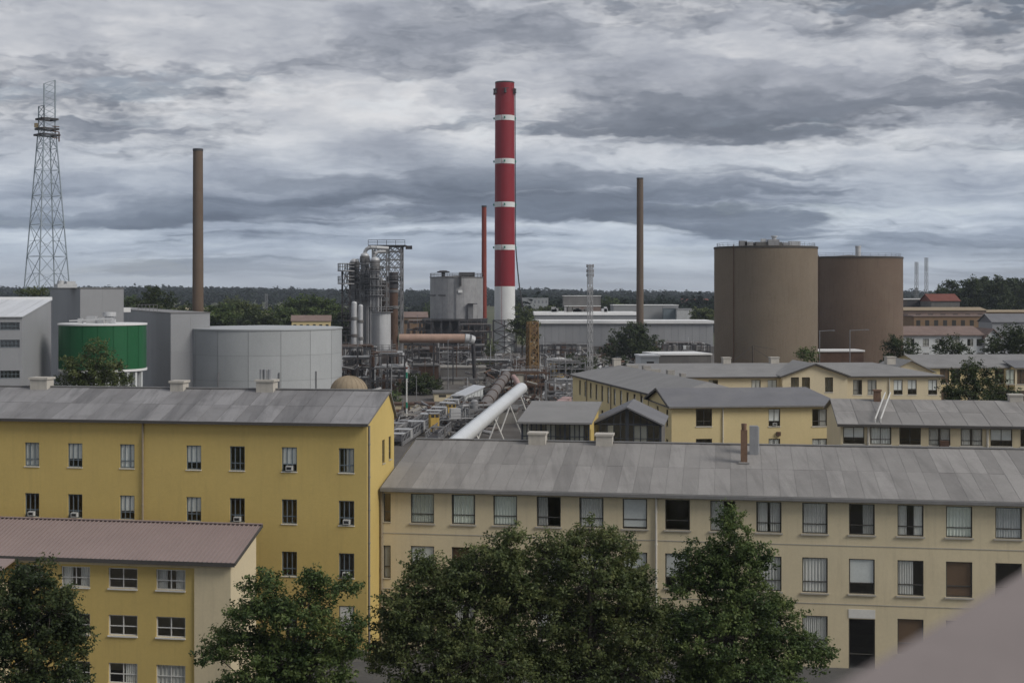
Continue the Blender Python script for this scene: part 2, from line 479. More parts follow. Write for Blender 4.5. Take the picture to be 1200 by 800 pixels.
def build_ground():
    xs = np.unique(np.concatenate([np.linspace(-420, 420, 43), np.linspace(-4200, 4200, 57)]))
    ys = np.unique(np.concatenate([np.linspace(-80, 900, 50), np.linspace(900, 3000, 43), np.linspace(3000, 6500, 15)]))
    gx, gy = np.meshgrid(xs, ys)
    gz = ground_z(gx, gy)
    v = np.stack([gx, gy, gz], -1).reshape(-1, 3)
    nx, ny = len(xs), len(ys)
    f = [(j * nx + i, j * nx + i + 1, (j + 1) * nx + i + 1, (j + 1) * nx + i) for j in range(ny - 1) for i in range(nx - 1)]
    me = bpy.data.meshes.new('ground')
    me.from_pydata(v.tolist(), [], f)
    me.polygons.foreach_set('use_smooth', [True] * len(f))
    m = mat('grassland', (0.075, 0.085, 0.04), 0.95, 0.2, 0.01, fine=0.1, patch=0.6, patch_col=(0.15, 0.13, 0.075), patch_scale=0.008)
    me.materials.append(m)
    tag(inst(me, 'ground'), 'grassy flat ground running out to the wooded horizon', 'ground', kind='structure')
    y = MB().box(-150, 175, 102, 560, -0.3, 0.02)
    m = mat('yard_gravel', (0.12, 0.11, 0.10), 0.95, 0.2, 0.06, fine=0.15, patch=0.6, patch_col=(0.075, 0.065, 0.058), patch_scale=0.12, bump=0.4, bscale=2)
    tag(y.build('yard', m), 'dirty gravel yard of the factory', 'yard', kind='structure')
    p = MB().box(-60, 75, 20, 101.9, -0.3, 0.024)
    m = mat('courtyard_asphalt', (0.10, 0.098, 0.095), 0.9, 0.15, 0.3, fine=0.12, patch=0.4, patch_col=(0.15, 0.145, 0.135), patch_scale=0.4, bump=0.3, bscale=10)
    tag(p.build('pavement', m), 'grey asphalt courtyard between the apartment blocks', 'pavement', kind='structure')
build_ground()

# ------------------------------------------------------------------ buildings
YAW = -math.atan(F / 10200.0)       # street grid of the near blocks
YAW2 = math.atan(320.0 / F)         # street grid of the blocks behind
WCACHE = {}

def win_meshes(style, w, h):
    key = (style, round(w, 2), round(h, 2))
    if key in WCACHE:
        return WCACHE[key]
    f = MB()
    t = 0.055
    y0, y1 = 0.075, 0.135
    if style == 'cream':
        fm, cols, rows = M['frame_bronze'], [], [0.31]
        sill = (M['sill_stone'], 0.08, 0.10, 0.09)
    elif style == 'ochre':
        fm, cols, rows = M['frame_bluegrey'], [1 / 3., 2 / 3.], [0.30]
        sill = (M['sill_white'], 0.03, 0.05, 0.05)
    elif style == 'white':
        fm, cols, rows = M['frame_white'], [0.5], [0.45]
        sill = (M['sill_white'], 0.02, 0.08, 0.08)
    elif style == 'wide':
        fm, cols, rows = M['frame_bronze'], [0.5], [0.3]
        sill = (M['sill_white'], 0.05, 0.07, 0.07)
    elif style == 'slim':
        fm, cols, rows = M['frame_bronze'], [], [0.35]
        sill = (M['sill_stone'], 0.03, 0.05, 0.05)
    else:                               # strip of many lights
        fm, cols, rows = M['frame_bluegrey'], [i / 5. for i in range(1, 5)], [0.5]
        sill = (M['grey_cladding'], 0.02, 0.03, 0.03)
    bw = 0.05 if style != 'white' else 0.045
    for (x0, x1, z0, z1) in ((-w / 2, -w / 2 + t, 0, h), (w / 2 - t, w / 2, 0, h), (-w / 2 + t, w / 2 - t, 0, t), (-w / 2 + t, w / 2 - t, h - t, h)):
        f.box(x0, x1, y0, y1, z0, z1)
    xc = [-w / 2 + t] + [-w / 2 + w * c for c in cols] + [w / 2 - t]
    zc = [t] + [h * r for r in rows] + [h - t]
    for c in xc[1:-1]:
        f.box(c - bw / 2, c + bw / 2, y0 + 0.003, y1 - 0.003, t, h - t)
    for r in zc[1:-1]:
        f.box(-w / 2 + t, w / 2 - t, y0 + 0.006, y1 - 0.006, r - bw / 2, r + bw / 2)
    panes = []
    for a, b in zip(xc[:-1], xc[1:]):
        for c, d in zip(zc[:-1], zc[1:]):
            pw, ph = b - a - 0.01, d - c - 0.01
            k = ('pane', round(pw, 2), round(ph, 2))
            if k not in WCACHE:
                WCACHE[k] = MB().quadf([(-pw / 2, 0, 0), (pw / 2, 0, 0), (pw / 2, 0, ph), (-pw / 2, 0, ph)]).mesh('pane', G)
            panes.append((WCACHE[k], ((a + b) / 2, (y0 + y1) / 2, c + 0.005)))
    sm, ov, out, th = sill
    sl = MB().box(-w / 2 - ov, w / 2 + ov, -out, y0, -th, -0.002).mesh('sill', sm)
    r = (f.mesh('window', fm), panes, sl)
    WCACHE[key] = r
    return r

def curtain_mesh(w, h, m, folds, seed):
    key = ('cur', round(w, 2), round(h, 2), m.name, folds, seed)
    if key not in WCACHE:
        rr = random.Random(seed)
        b = MB()
        n = folds * 4
        pts = []
        ph = rr.random() * 6
        for k in range(n + 1):
            u = k / n
            pts.append((-w / 2 + w * u, 0.035 * math.sin(u * folds * 2 * math.pi + ph) + 0.012 * math.sin(u * 37 + ph)))
        for (xa, ya), (xb, yb) in zip(pts[:-1], pts[1:]):
            b.quadf([(xa, ya, 0), (xb, yb, 0), (xb, yb, h), (xa, ya, h)], True)
        WCACHE[key] = b.mesh('curtain', m)
    return WCACHE[key]

def box_mesh(key, name, m, *dims):
    if key not in WCACHE:
        WCACHE[key] = MB().box(*dims).mesh(name, m)
    return WCACHE[key]

def ac_unit(win, x, z, w=0.40, h=0.26):
    key = ('ac', round(w, 2))
    if key not in WCACHE:
        b = MB().box(-w / 2, w / 2, -0.14, 0.14, 0, h).box(-w / 2 + 0.05, w / 2 - 0.05, -0.145, -0.139, 0.05, h - 0.05)
        me = b.mesh('air_conditioner', M['appliance_grey'])
        me.materials.append(M['appliance_grille'])
        for p in list(me.polygons)[6:]: p.material_index = 1
        WCACHE[key] = me
    return inst(WCACHE[key], 'air_conditioner', win, (x, 0, z))

class Bld:
    def __init__(s, name, px, Y, yaw, label, cat='building', group=None, X=None):
        s.ox, s.oy, s.yaw = (GX(px, Y) if X is None else X), Y, yaw
        s.o = tag(empty(name, (s.ox, s.oy, 0), yaw), label, cat, group)
    def w2l(s, p):
        c, n = math.cos(-s.yaw), math.sin(-s.yaw)
        x, y = p[0] - s.ox, p[1] - s.oy
        return Vector((x * c - y * n, x * n + y * c, p[2]))
    def hit(s, px, py, x0=0.0, y0=0.0, rot=0.0):
        """where the sight line of a pixel meets a wall plane: (distance along wall, height)"""
        o = s.w2l((0, 0, CH))
        d = s.w2l(((px - CX) / F + s.ox, 1 + s.oy, 0))
        d.z = (HY - py) / F
        c, n = math.cos(-rot), math.sin(-rot)
        ox, oy = o.x - x0, o.y - y0
        oo = Vector((ox * c - oy * n, ox * n + oy * c, o.z))
        dd = Vector((d.x * c - d.y * n, d.x * n + d.y * c, d.z))
        t = -oo.y / dd.y
        h = oo + dd * t
        return h.x, h.z
    def wall(s, m, L, z0, z1, x0=0.0, y0=0.0, rot=0.0, wins=(), th=0.25, name='wall', top=None):
        """facade with real openings; wins: (along, zbottom, w, h, style, fill)"""
        b = MB()
        xs = sorted({0.0, L} | {round(q, 4) for w in wins for q in (w[0] - w[2] / 2, w[0] + w[2] / 2) if 0 < q < L})
        zs = sorted({z0, z1} | {round(q, 4) for w in wins for q in (w[1], w[1] + w[3]) if z0 < q < z1})
        holes = [(w[0] - w[2] / 2, w[0] + w[2] / 2, w[1], w[1] + w[3]) for w in wins]
        # merge cells row-wise
        for za, zb in zip(zs[:-1], zs[1:]):
            zm = (za + zb) / 2
            run = None
            for xa, xb in zip(xs[:-1], xs[1:]):
                xm = (xa + xb) / 2
                inh = any(h[0] < xm < h[1] and h[2] < zm < h[3] for h in holes)
                if inh:
                    if run is not None: b.quadf([(run, 0, za), (xa, 0, za), (xa, 0, zb), (run, 0, zb)]); run = None
                elif run is None:
                    run = xa
            if run is not None: b.quadf([(run, 0, za), (L, 0, za), (L, 0, zb), (run, 0, zb)])
        for xa, xb, za, zb in holes:
            b.quadf([(xa, 0, za), (xa, 0, zb), (xa, th, zb), (xa, th, za)])
            b.quadf([(xb, 0, zb), (xb, 0, za), (xb, th, za), (xb, th, zb)])
            b.quadf([(xa, 0, zb), (xb, 0, zb), (xb, th, zb), (xa, th, zb)])
            b.quadf([(xb, 0, za), (xa, 0, za), (xa, th, za), (xb, th, za)])
        if top:                              # gable polygon: list of (x, z) above the wall head
            b.quadf([(x, 0, z) for x, z in top])
        o = b.build(name, m, s.o, (x0, y0, 0), rot)
        c, n = math.cos(rot), math.sin(rot)
        for i, w in enumerate(wins):
            if w[4] is None: continue
            wx, wy = x0 + c * w[0], y0 + n * w[0]
            s.window((wx, wy, w[1]), rot, w[2], w[3], w[4], w[5] if len(w) > 5 else None, i)
        return o
    def window(s, loc, rot, w, h, style, fill, seed):
        fm, panes, sl = win_meshes(style, w, h)
        wo = inst(fm, 'window', s.o, loc, rot)
        for me, l in panes:
            inst(me, 'pane', wo, l)
        inst(sl, 'sill', wo)
        rr = random.Random(seed * 7 + int(abs(loc[0]) * 13) + int(loc[2] * 31))
        if fill is None:
            fill = rr.choice(['dark', 'curtain', 'half', 'blind'])
        iw, ih = w - 0.14, h - 0.12
        y = 0.16
        cm = {'g': M['curtain_green'], 'w': M['curtain_white']}.get(fill[-1] if '_' in fill else '', M['curtain_grey'])
        kind = fill.split('_')[0]
        fl = rr.choice([7, 9, 11])
        if kind == 'curtain':
            inst(curtain_mesh(iw, ih, cm, fl, rr.randint(0, 3)), 'curtain', wo, (0, y, 0.06))
        elif kind == 'parted':
            g = rr.choice([0.12, 0.2, 0.3])
            cw = iw * (1 - g) / 2
            for sd in (-1, 1):
                inst(curtain_mesh(cw, ih, cm, 5, rr.randint(0, 3)), 'curtain', wo, (sd * (iw / 2 - cw / 2), y, 0.06))
        elif kind in ('halfl', 'halfr', 'half'):
            sd = {'halfl': -1, 'halfr': 1}.get(kind, rr.choice((-1, 1)))
            cw = iw * rr.choice([0.45, 0.55, 0.62])
            inst(curtain_mesh(cw, ih, cm, 6, rr.randint(0, 3)), 'curtain', wo, (sd * (iw / 2 - cw / 2), y, 0.06))
        elif kind in ('blind', 'blindac', 'fullblind'):
            bh = ih * (0.97 if kind == 'fullblind' else rr.choice([0.62, 0.66, 0.70]))
            inst(box_mesh(('bl', round(iw, 2), round(bh, 2)), 'blind', M['blind_white'], -iw / 2, iw / 2, 0, 0.01, -bh, 0), 'blind', wo, (0, y - 0.04, ih + 0.06))
        elif kind == 'brown':
            inst(box_mesh(('br', round(iw, 2), round(ih, 2)), 'blind', M['blind_brown'], -iw / 2, iw / 2, 0, 0.01, 0, ih), 'blind', wo, (0, y, 0.06))
        elif kind == 'white':
            inst(box_mesh(('wp', round(iw, 2), round(ih, 2)), 'panel', M['door_white'], -iw / 2, iw / 2, 0, 0.02, 0, ih), 'panel', wo, (0, 0.06, 0.06))
        if kind.endswith('ac'):
            ac_unit(wo, rr.choice([-0.02, 0.02]) * w, 0.07, min(0.42, w * 0.42), 0.26)
    def slope(s, m, x0, x1, ya, za, yb, zb, nx, ny, lap, th=0.022, name='roof_sheet', base='roof', seam=None, offs=0.0, soffit=0.0):
        """one roof slope laid in sheets: from eave (ya, za) to ridge (yb, zb)"""
        d = Vector((0, yb - ya, zb - za))
        L = d.length
        d.normalize()
        nrm = Vector((0, -d.z, d.y)) if yb > ya else Vector((0, d.z, -d.y))
        b = MB()
        p = [Vector((x0, ya, za)), Vector((x1, ya, za)), Vector((x1, yb, zb)), Vector((x0, yb, zb))]
        q = [v + nrm * 0.10 for v in p]
        b.hexa(p, q) if yb > ya else b.hexa([p[1], p[0], p[3], p[2]], [q[1], q[0], q[3], q[2]])
        ro = b.build(base, seam or M['seam_felt'], s.o)
        W = (x1 - x0) / nx
        H = L / ny
        ang = math.atan2(d.z, d.y)
        me = MB().box(lap, W - lap, 0.012, H - 0.012, 0, th).mesh(name, m)
        rr = random.Random(nx * 31 + ny)
        for j in range(ny):
            for i in range(nx):
                xo = x0 + i * W
                pp = Vector((xo, ya, za)) + d * (j * H) + nrm * (0.102 + rr.uniform(0, 0.006))
                inst(me, name, ro, tuple(pp), (ang + rr.uniform(-0.0015, 0.0015), rr.uniform(-0.002, 0.002), 0))
        return ro
    def slab(s, m, x0, x1, ya, za, yb, zb, th=0.14, name='roof'):
        b = MB()
        p = [(x0, ya, za), (x1, ya, za), (x1, yb, zb), (x0, yb, zb)]
        q = [(x, y, z + th) for x, y, z in p]
        if yb < ya:
            p, q = [p[1], p[0], p[3], p[2]], [q[1], q[0], q[3], q[2]]
        b.hexa(p, q)
        return b.build(name, m, s.o)
    def part(s, name, m, *dims):
        return MB().box(*dims).build(name, m, s.o)
    def pipe(s, m, x, y, z0, z1, r=0.06, name='downpipe'):
        b = MB().tube((x, y, z0), (x, y, z1), r, r, 8)
        k = z0 + 0.8
        while k < z1 - 0.4:
            b.tube((x, y, k), (x, y, k + 0.08), r * 1.35, r * 1.35, 8)
            k += 1.9
        return b.build(name, m, s.o)
    def chimney(s, m, x, y, z0, z1, w, d, cap=0.08, capm=None):
        o = MB().box(x - w / 2, x + w / 2, y - d / 2, y + d / 2, z0, z1).build('chimney', m, s.o)
        MB().box(x - w / 2 - cap, x + w / 2 + cap, y - d / 2 - cap, y + d / 2 + cap, z1, z1 + 0.13).build('cap', capm or m, o)
        return o

# ---- ochre four-storey block on the left
YY = 78.8
yb = Bld('apartment_block', 430, YY, YAW, 'four-storey ochre apartment block with grey felt roof, behind the mauve-roofed block', 'building')
def ochre_block():
    b = yb
    L = 34.0
    ze = b.hit(430, 497)[1]
    zr = b.w2l(P(455, 460, YY * 421 / 396)).z
    dr, dd = 5.0, 6.5
    wins = []
    cols = [37.5, 88, 149, 227, 278, 339, 406]
    fills = [['curtain_w', 'blind', 'curtain_w', 'blind', 'dark', 'blindac', 'halfr'],
             ['halfac', 'halfac', 'blind', 'blind', 'curtainac', 'dark', 'halfac'],
             ['dark', 'dark', 'blind', 'dark', 'blind', 'dark', 'halfac'],
             ['dark', 'blind', 'dark', 'dark', 'blind', 'dark', 'white']]
    ztop = [b.hit(406, y)[1] for y in (525, 586, 648)]
    st = (ztop[0] - ztop[2]) / 2
    ztop = [ztop[0], ztop[0] - st, ztop[0] - 2 * st, ztop[0] - 3 * st]
    for r, zt in enumerate(ztop):
        for c, px in enumerate(cols):
            s_, _ = b.hit(px, 540)
            wins.append((L + s_, zt - 1.42, 0.92, 1.42, 'ochre', fills[r][c]))
    b.wall(M['ochre_render'], L, 0, ze, -L, 0, 0, wins)
    # gable end: wall with two slim windows high up
    gw = []
    for px, pyt, pyb in ((449.5, 515, 545), (457, 511, 541)):
        a, zt = b.hit(px, pyt, 0, 0, math.pi / 2)
        _, zb_ = b.hit(px, pyb, 0, 0, math.pi / 2)
        gw.append((a, zt - 1.42, 0.62, 1.42, 'slim', 'dark'))
    b.wall(M['ochre_render'], dd, 0, ze, 0, 0, math.pi / 2, gw, top=[(0, ze), (dd, ze), (dr, zr)])
    b.wall(M['ochre_render'], L, 0, ze, 0, dd, math.pi)
    b.wall(M['ochre_render'], dd, 0, ze, -L, dd, -math.pi / 2, top=[(0, ze), (dd, ze), (dd - dr, zr)])
    b.slope(M['felt_roof'], -L - 0.3, 0.15, -0.35, ze - 0.06, dr, zr, 30, 2, 0.014)
    b.slab(M['seam_felt'], -L - 0.3, 0.15, dd + 0.3, ze - 0.25, dr + 0.01, zr + 0.01, 0.12, 'roof')
    b.part('gutter', M['fascia_dark'], -L - 0.3, 0.16, -0.47, -0.36, ze - 0.10, ze + 0.06)
    b.part('plinth', M['concrete'], -L, 0.04, -0.05, 0, 0, 0.7)
    MB().box(-L - 0.3, 0.17, dr - 0.14, dr + 0.14, zr + 0.13, zr + 0.20).build('ridge_cap', M['gutter_zinc'], b.o)
    s1, _ = b.hit(168, 540)
    b.pipe(M['downpipe'], s1, -0.09, 0.3, ze - 0.1)
    b.pipe(M['gutter_zinc'], 0.07, 0.25, 0.3, ze - 0.1)
    for px, w, h in ((50, 1.15, 0.62), (211, 0.85, 0.50), (313.5, 1.1, 0.62)):
        s_, _ = b.hit(px, 450, 0, dr)
        c = b.chimney(M['plaster_chimney'], s_, dr - 0.1, zr - 0.25, zr + h, w, 0.9)
        if px == 313.5:
            q = MB()
            for dx in (-0.35, -0.1, 0.2):
                q.tube((s_ + dx, dr - 0.1, zr + h + 0.13), (s_ + dx, dr - 0.1, zr + h + 0.75), 0.13, 0.13, 8)
            q.build('flue', M['galvanised'], c)
    return ze, zr
ochre_block()

# ---- long cream three-storey block on the right
cb_o = yb.o.matrix_basis @ Vector((0, 2.94, 0))
cb = Bld('apartment_block', 0, cb_o.y, YAW, 'long three-storey cream apartment block with light grey felt roof, curtained windows', 'building', X=cb_o.x)
def cream_block():
    b = cb
    L = 56.0
    hd = 9.0
    ze = b.hit(450, 571)[1]
    s_, _ = b.hit(462, 515, 0, hd)
    zr = b.hit(700, 520, 0, hd)[1]
    wins = []
    top = [495, 543, 592, 643, 693, 744, 794, 847, 901, 955, 1010, 1067, 1124, 1182]
    ss = [b.hit(p, 600)[0] for p in top]
    z1t = b.hit(955, 589)[1]
    z2t = b.hit(955, 653)[1]
    z3t = b.hit(955, 721)[1]
    hh = b.hit(955, 589)[1] - b.hit(955, 625)[1]
    h2 = b.hit(955, 653)[1] - b.hit(955, 694)[1]
    step = (ss[-1] - ss[9]) / 4
    ss += [ss[-1] + step * k for k in range(1, 4)]
    f1 = ['curtain_g', 'curtain_g', 'curtain_g', 'halfl', 'curtain', 'fullblind', 'dark', 'halfl', 'parted', 'curtain', 'halfr', 'parted', 'curtain_g', 'curtain_w', 'dark', 'curtain', 'dark']
    f2 = ['blind', 'brown', 'dark', 'half', 'curtain', 'blind', 'blindac', 'dark', 'curtain', 'curtain', 'blind', 'half', 'brown', 'dark', 'curtain', 'dark', 'dark']
    f3 = ['dark', 'curtain', 'dark', 'blind', 'dark', 'fullblind', 'fullblind', 'dark', 'curtain', 'curtain', None, 'brown', 'dark', 'curtain', 'dark', 'dark', 'dark']
    w = 1.42
    for i, s_ in enumerate(ss):
        wins.append((s_, z1t - hh, w, hh, 'cream', f1[i]))
        wins.append((s_, z2t - h2, w, h2, 'cream', f2[i]))
        if i != 10: wins.append((s_, z3t - h2, w, h2, 'cream', f3[i]))
    # doorway bay with white panel over a tall glazed stair window
    sd = ss[10]
    zt = b.hit(1010, 725)[1]
    zb_ = b.hit(1010, 785)[1]
    wins.append((sd, zb_, 1.45, zt - zb_, 'cream', 'dark'))
    # slim stair windows by the ochre gable
    sn = b.hit(453.5, 600)[0]
    wins.append((sn, z1t - hh + 0.02, 0.45, hh - 0.04, 'slim', 'brown'))
    wins.append((sn, z2t - h2 + 0.02, 0.45, h2 - 0.04, 'slim', 'curtain'))
    b.wall(M['cream_render'], L, 0, ze, 0, 0, 0, wins)
    MB().box(sd - 0.74, sd + 0.74, -0.03, 0, zt + 0.05, zt + 0.55).build('panel', M['sill_white'], b.o)
    b.wall(M['cream_render'], 2 * hd, 0, ze, L, 0, math.pi / 2, top=[(0, ze), (2 * hd, ze), (hd, zr)])
    b.wall(M['cream_render'], L, 0, ze, L, 2 * hd, math.pi)
    b.wall(M['cream_render'], 2 * hd, 0, ze, 0.02, 2 * hd, -math.pi / 2, top=[(0, ze), (2 * hd, ze), (hd, zr)])
    b.slope(M['light_felt_roof'], 0.16, L + 0.3, -0.4, ze - 0.05, hd, zr, 60, 2, 0.007, th=0.012, seam=M['lap_felt'])
    b.slab(M['light_felt_roof'], 0.16, L + 0.3, 2 * hd + 0.4, ze - 0.05, hd + 0.01, zr + 0.01, 0.12, 'roof')
    MB().box(0.16, L + 0.3, hd - 0.16, hd + 0.16, zr + 0.13, zr + 0.19).build('ridge_cap', M['gutter_zinc'], b.o)
    b.part('gutter', M['gutter_zinc'], 0.16, L + 0.3, -0.55, -0.41, ze - 0.16, ze + 0.02)
    b.part('soffit', M['fascia_dark'], 0.16, L + 0.3, -0.40, -0.002, ze - 0.20, ze - 0.07)
    for zz in (b.hit(500, 625)[1], b.hit(955, 706)[1]):
        b.part('string_course', M['sill_stone'], 0.02, L, -0.025, -0.001, zz - 0.035, zz + 0.01)
    for px, m_ in ((769, 'downpipe_white'), (447.5, 'downpipe')):
        s_, _ = b.hit(px, 640)
        b.pipe(M[m_], s_, -0.10, 0.2, ze - 0.1, 0.07)
    for px, w_, h_ in ((631, 1.1, 0.62), (709, 1.05, 0.60)):
        s_, _ = b.hit(px, 515, 0, hd)
        b.chimney(M['plaster_chimney'], s_, hd - 0.3, zr - 0.3, zr + h_, w_, 1.0)
    s_, _ = b.hit(872, 553, 0, hd * 0.55)
    zc = ze + (zr - ze) * 0.62
    c = MB().box(s_ - 0.2, s_ + 0.2, hd * 0.6 - 0.2, hd * 0.6 + 0.2, zc - 0.2, zc + 2.1).build('chimney', M['brick_chimney'], b.o)
    MB().tube((s_, hd * 0.6, zc + 2.1), (s_, hd * 0.6, zc + 2.5), 0.15, 0.17, 10).build('flue', M['brick_chimney'], c)
    MB().box(s_ - 0.33, s_ + 0.33, hd * 0.6 - 0.33, hd * 0.6 + 0.33, zc + 0.06, zc + 0.16).build('flashing', M['lap_felt'], c)
    s2 = s_ + 0.62
    d = MB().box(s2 - 0.26, s2 + 0.26, hd * 0.8 - 0.25, hd * 0.8 + 0.25, zc + 0.25, zc + 2.2).build('vent_duct', M['galvanised'], b.o)
    MB().box(s2 + 0.27, s2 + 0.34, hd * 0.8 - 0.05, hd * 0.8 + 0.05, zc + 0.2, zc + 2.15).build('bracket', M['process_light'], d)
    rr = random.Random(4)
cream_block()

# ---- mauve-roofed block, bottom left
pb = Bld('apartment_block', 271, 72.0, YAW, 'ochre and cream three-storey block with ribbed mauve metal roof, at the bottom left', 'building')
def mauve_block():
    b = pb
    L = 30.0
    ze = b.hit(271, 657)[1]
    hd = 3.85
    zr = b.hit(250, 616, 0, hd)[1]
    wins = []
    step = b.hit(200, 680)[0] - b.hit(144, 680)[0]
    s0 = b.hit(200, 680)[0]
    zt = [b.hit(200, y)[1] for y in (667, 722.5, 779)]
    hh = b.hit(200, 667)[1] - b.hit(200, 691)[1]
    fl = [['parted', 'dark', 'parted', 'dark', 'dark', 'blind'], ['dark', 'dark', 'dark', 'curtain', 'dark', 'dark'], ['curtain', 'half', 'dark', 'dark', 'half', 'dark']]
    for r in range(3):
        for k in range(6):
            wins.append((L + s0 - k * step, zt[r] - hh, 1.64, hh, 'white', fl[r][k]))
    b.wall(M['ochre_render'], L, 0, ze, -L, 0.0, 0, wins)
    sp = b.hit(228.5, 700)[0]
    b.part('pilaster', M['cream_render'], sp, 0.0, -0.10, -0.001, 0, ze)
    zf = b.hit(200, 664)[1]
    b.part('frieze', M['cream_render'], -L, sp - 0.002, -0.10, -0.001, zf, ze)
    b.wall(M['pale_cream_render'], hd + 0.1, 0, ze, 0.003, -0.1, math.pi / 2, top=[(0.1, ze), (hd + 0.1, ze), (hd + 0.1, zr)])
    b.wall(M['cream_render'], L, 0, zr, 0, hd, math.pi)
    b.wall(M['cream_render'], hd, 0, ze, -L, hd, -math.pi / 2, top=[(0, ze), (hd, ze), (0, zr)])
    for sgn, ya in ((1, -0.45),):
        r = b.slab(M['mauve_sheet'], -L - 0.3, 0.35, ya, ze - 0.13, hd + 0.1, zr + 0.03, 0.10, 'roof')
        # standing ribs of the metal sheet
        ribs = MB()
        n = int((L + 0.6) / 0.26)
        for k in range(n + 1):
            x = -L - 0.28 + k * 0.26
            ribs.hexa(*[[(x - 0.03, ya, ze - 0.03 + dz), (x + 0.03, ya, ze - 0.03 + dz), (x + 0.03, hd, zr + 0.13 + dz), (x - 0.03, hd, zr + 0.13 + dz)][::1] for dz in (0.0, 0.045)])
        o = ribs.build('rib', M['mauve_sheet'], r, kind='stuff')
    b.part('ridge_cap', M['mauve_sheet'], -L - 0.3, 0.36, hd - 0.1, hd + 0.14, zr + 0.16, zr + 0.20)
    b.part('fascia', M['fascia_dark'], -L - 0.3, 0.36, -0.50, -0.455, ze - 0.22, ze - 0.01)
    v = MB()
    v.beam((0.375, -0.47, ze - 0.08), (0.375, hd, zr + 0.09), 0.05, 0.16)
    v.build('bargeboard', M['fascia_dark'], b.o)
    # low front wing at the far left, its roof tucked under the main eave
    sw = b.hit(20, 655, 0, -0.3)[0]
    zw = ze - 0.12
    b.part('wing_wall', M['cream_render'], -L, sw - 0.5, -4.0, -0.12, 0, zw - 1.4)
    MB().hexa([(sw - 0.6, -4.2, zw - 1.3), (sw, -0.52, zw - 0.12), (-L, -0.52, zw - 0.12), (-L, -4.2, zw - 1.3)][::-1],
              [(sw - 0.6, -4.2, zw - 1.2), (sw, -0.52, zw - 0.02), (-L, -0.52, zw - 0.02), (-L, -4.2, zw - 1.2)][::-1]).build('wing_roof', M['mauve_sheet'], b.o)
mauve_block()

# ---- viewpoint building: the parapet in the lower right corner belongs to it
def viewpoint():
    A = Vector((0.39, 1.60))
    d = Vector((0.577, 0.816))
    ang = math.atan2(d.y, d.x)
    o = tag(empty('viewpoint_building', (A.x, A.y, 0), ang), 'mauve-grey stone parapet close to the camera in the lower right corner', 'parapet')
    h = 0.455
    MB().box(-4, 9, -0.62, 0, CH - h - 0.16, CH - h).build('coping', M['parapet_stone'], o)
    MB().box(-4, 9, -0.50, -0.06, CH - 1.75, CH - h - 0.161).build('parapet_wall', M['parapet_stone'], o)
    MB().box(-4, 9, -9, -0.07, 0, CH - 1.76).build('wall', M['cream_render'], o)
viewpoint()

# ---- yellow blocks of the middle distance
ab = Bld('apartment_block', 787, 137.0, YAW2 * 0.55, 'small butter-yellow block with hipped dark roof, above the brick chimney')
def block_a():
    b = ab
    ze = b.hit(787, 476)[1]
    L = b.hit(985, 480)[0]
    hd = 5.5
    zr = b.hit(860, 455, 0, hd)[1]
    wins = []
    for px, w, f1, f2 in ((825, 1.65, 'dark', 'dark'), (907.5, 1.2, 'blindac', 'curtain_w'), (960.5, 1.55, 'half', 'curtain_w')):
        s_ = b.hit(px, 488)[0]
        zt = b.hit(px, 479)[1]
        h = 1.75
        for k, f in enumerate((f1, f2, 'dark')):
            wins.append((s_, zt - h - 3.0 * k, w, h, 'wide', f))
    b.wall(M['butter_render'], L, 0, ze, 0, 0, 0, wins)
    lw = [(2 * hd - 2.0, ze - 2.2, 0.9, 1.7, 'slim', 'dark'), (2 * hd - 6.5, ze - 2.2, 0.9, 1.7, 'slim', 'dark'), (2 * hd - 2.0, ze - 5.2, 0.9, 1.7, 'slim', 'dark')]
    b.wall(M['butter_render'], 2 * hd, 0, ze, 0, 2 * hd, -math.pi / 2, lw, top=[(0, ze), (2 * hd, ze), (hd, zr)])
    b.wall(M['butter_render'], 2 * hd, 0, ze, L, 0, math.pi / 2)
    b.wall(M['butter_render'], L, 0, ze, L, 2 * hd, math.pi)
    hip = 1.8
    def hp(z): return z
    r = MB()
    e = 0.4
    t = 0.02
    A, B_, C_, D_ = (-e, -e, ze), (L + e, -e, ze), (L + e, 2 * hd + e, ze), (-e, 2 * hd + e, ze)
    R1, R2 = (-e, hd, zr + 0.1), (L - hip, hd, zr + 0.1)
    A2, B2, C2, D2 = [(x, y, z - 0.15) for x, y, z in (A, B_, C_, D_)]
    r.quadf([A, B_, R2, R1]).quadf([B_, C_, R2]).quadf([C_, D_, R1, R2])
    r.quadf([A2, B2, B_, A]).quadf([B2, C2, C_, B_]).quadf([C2, D2, D_, C_]).quadf([D2, C2, B2, A2])
    r.build('roof', M['dark_slate'], b.o)
    f = MB()
    f.beam((-e - 0.03, -e, ze - 0.08), (-e - 0.03, hd, zr + 0.02), 0.08, 0.22).beam((-e - 0.03, 2 * hd + e, ze - 0.08), (-e - 0.03, hd, zr + 0.02), 0.08, 0.22)
    f.build('bargeboard', M['fascia_dark'], b.o)
    b.part('gutter', M['gutter_zinc'], -e, L + e, -e - 0.14, -e - 0.01, ze - 0.14, ze + 0.02)
    b.pipe(M['downpipe_white'], b.hit(847, 490)[0], -0.1, 0.2, ze - 0.1)
    s_, z_ = b.hit(912, 508)
    b.part('vent_box', M['rust'], s_ - 0.2, s_ + 0.2, -0.25, -0.001, z_ - 0.2, z_ + 0.2)
block_a()

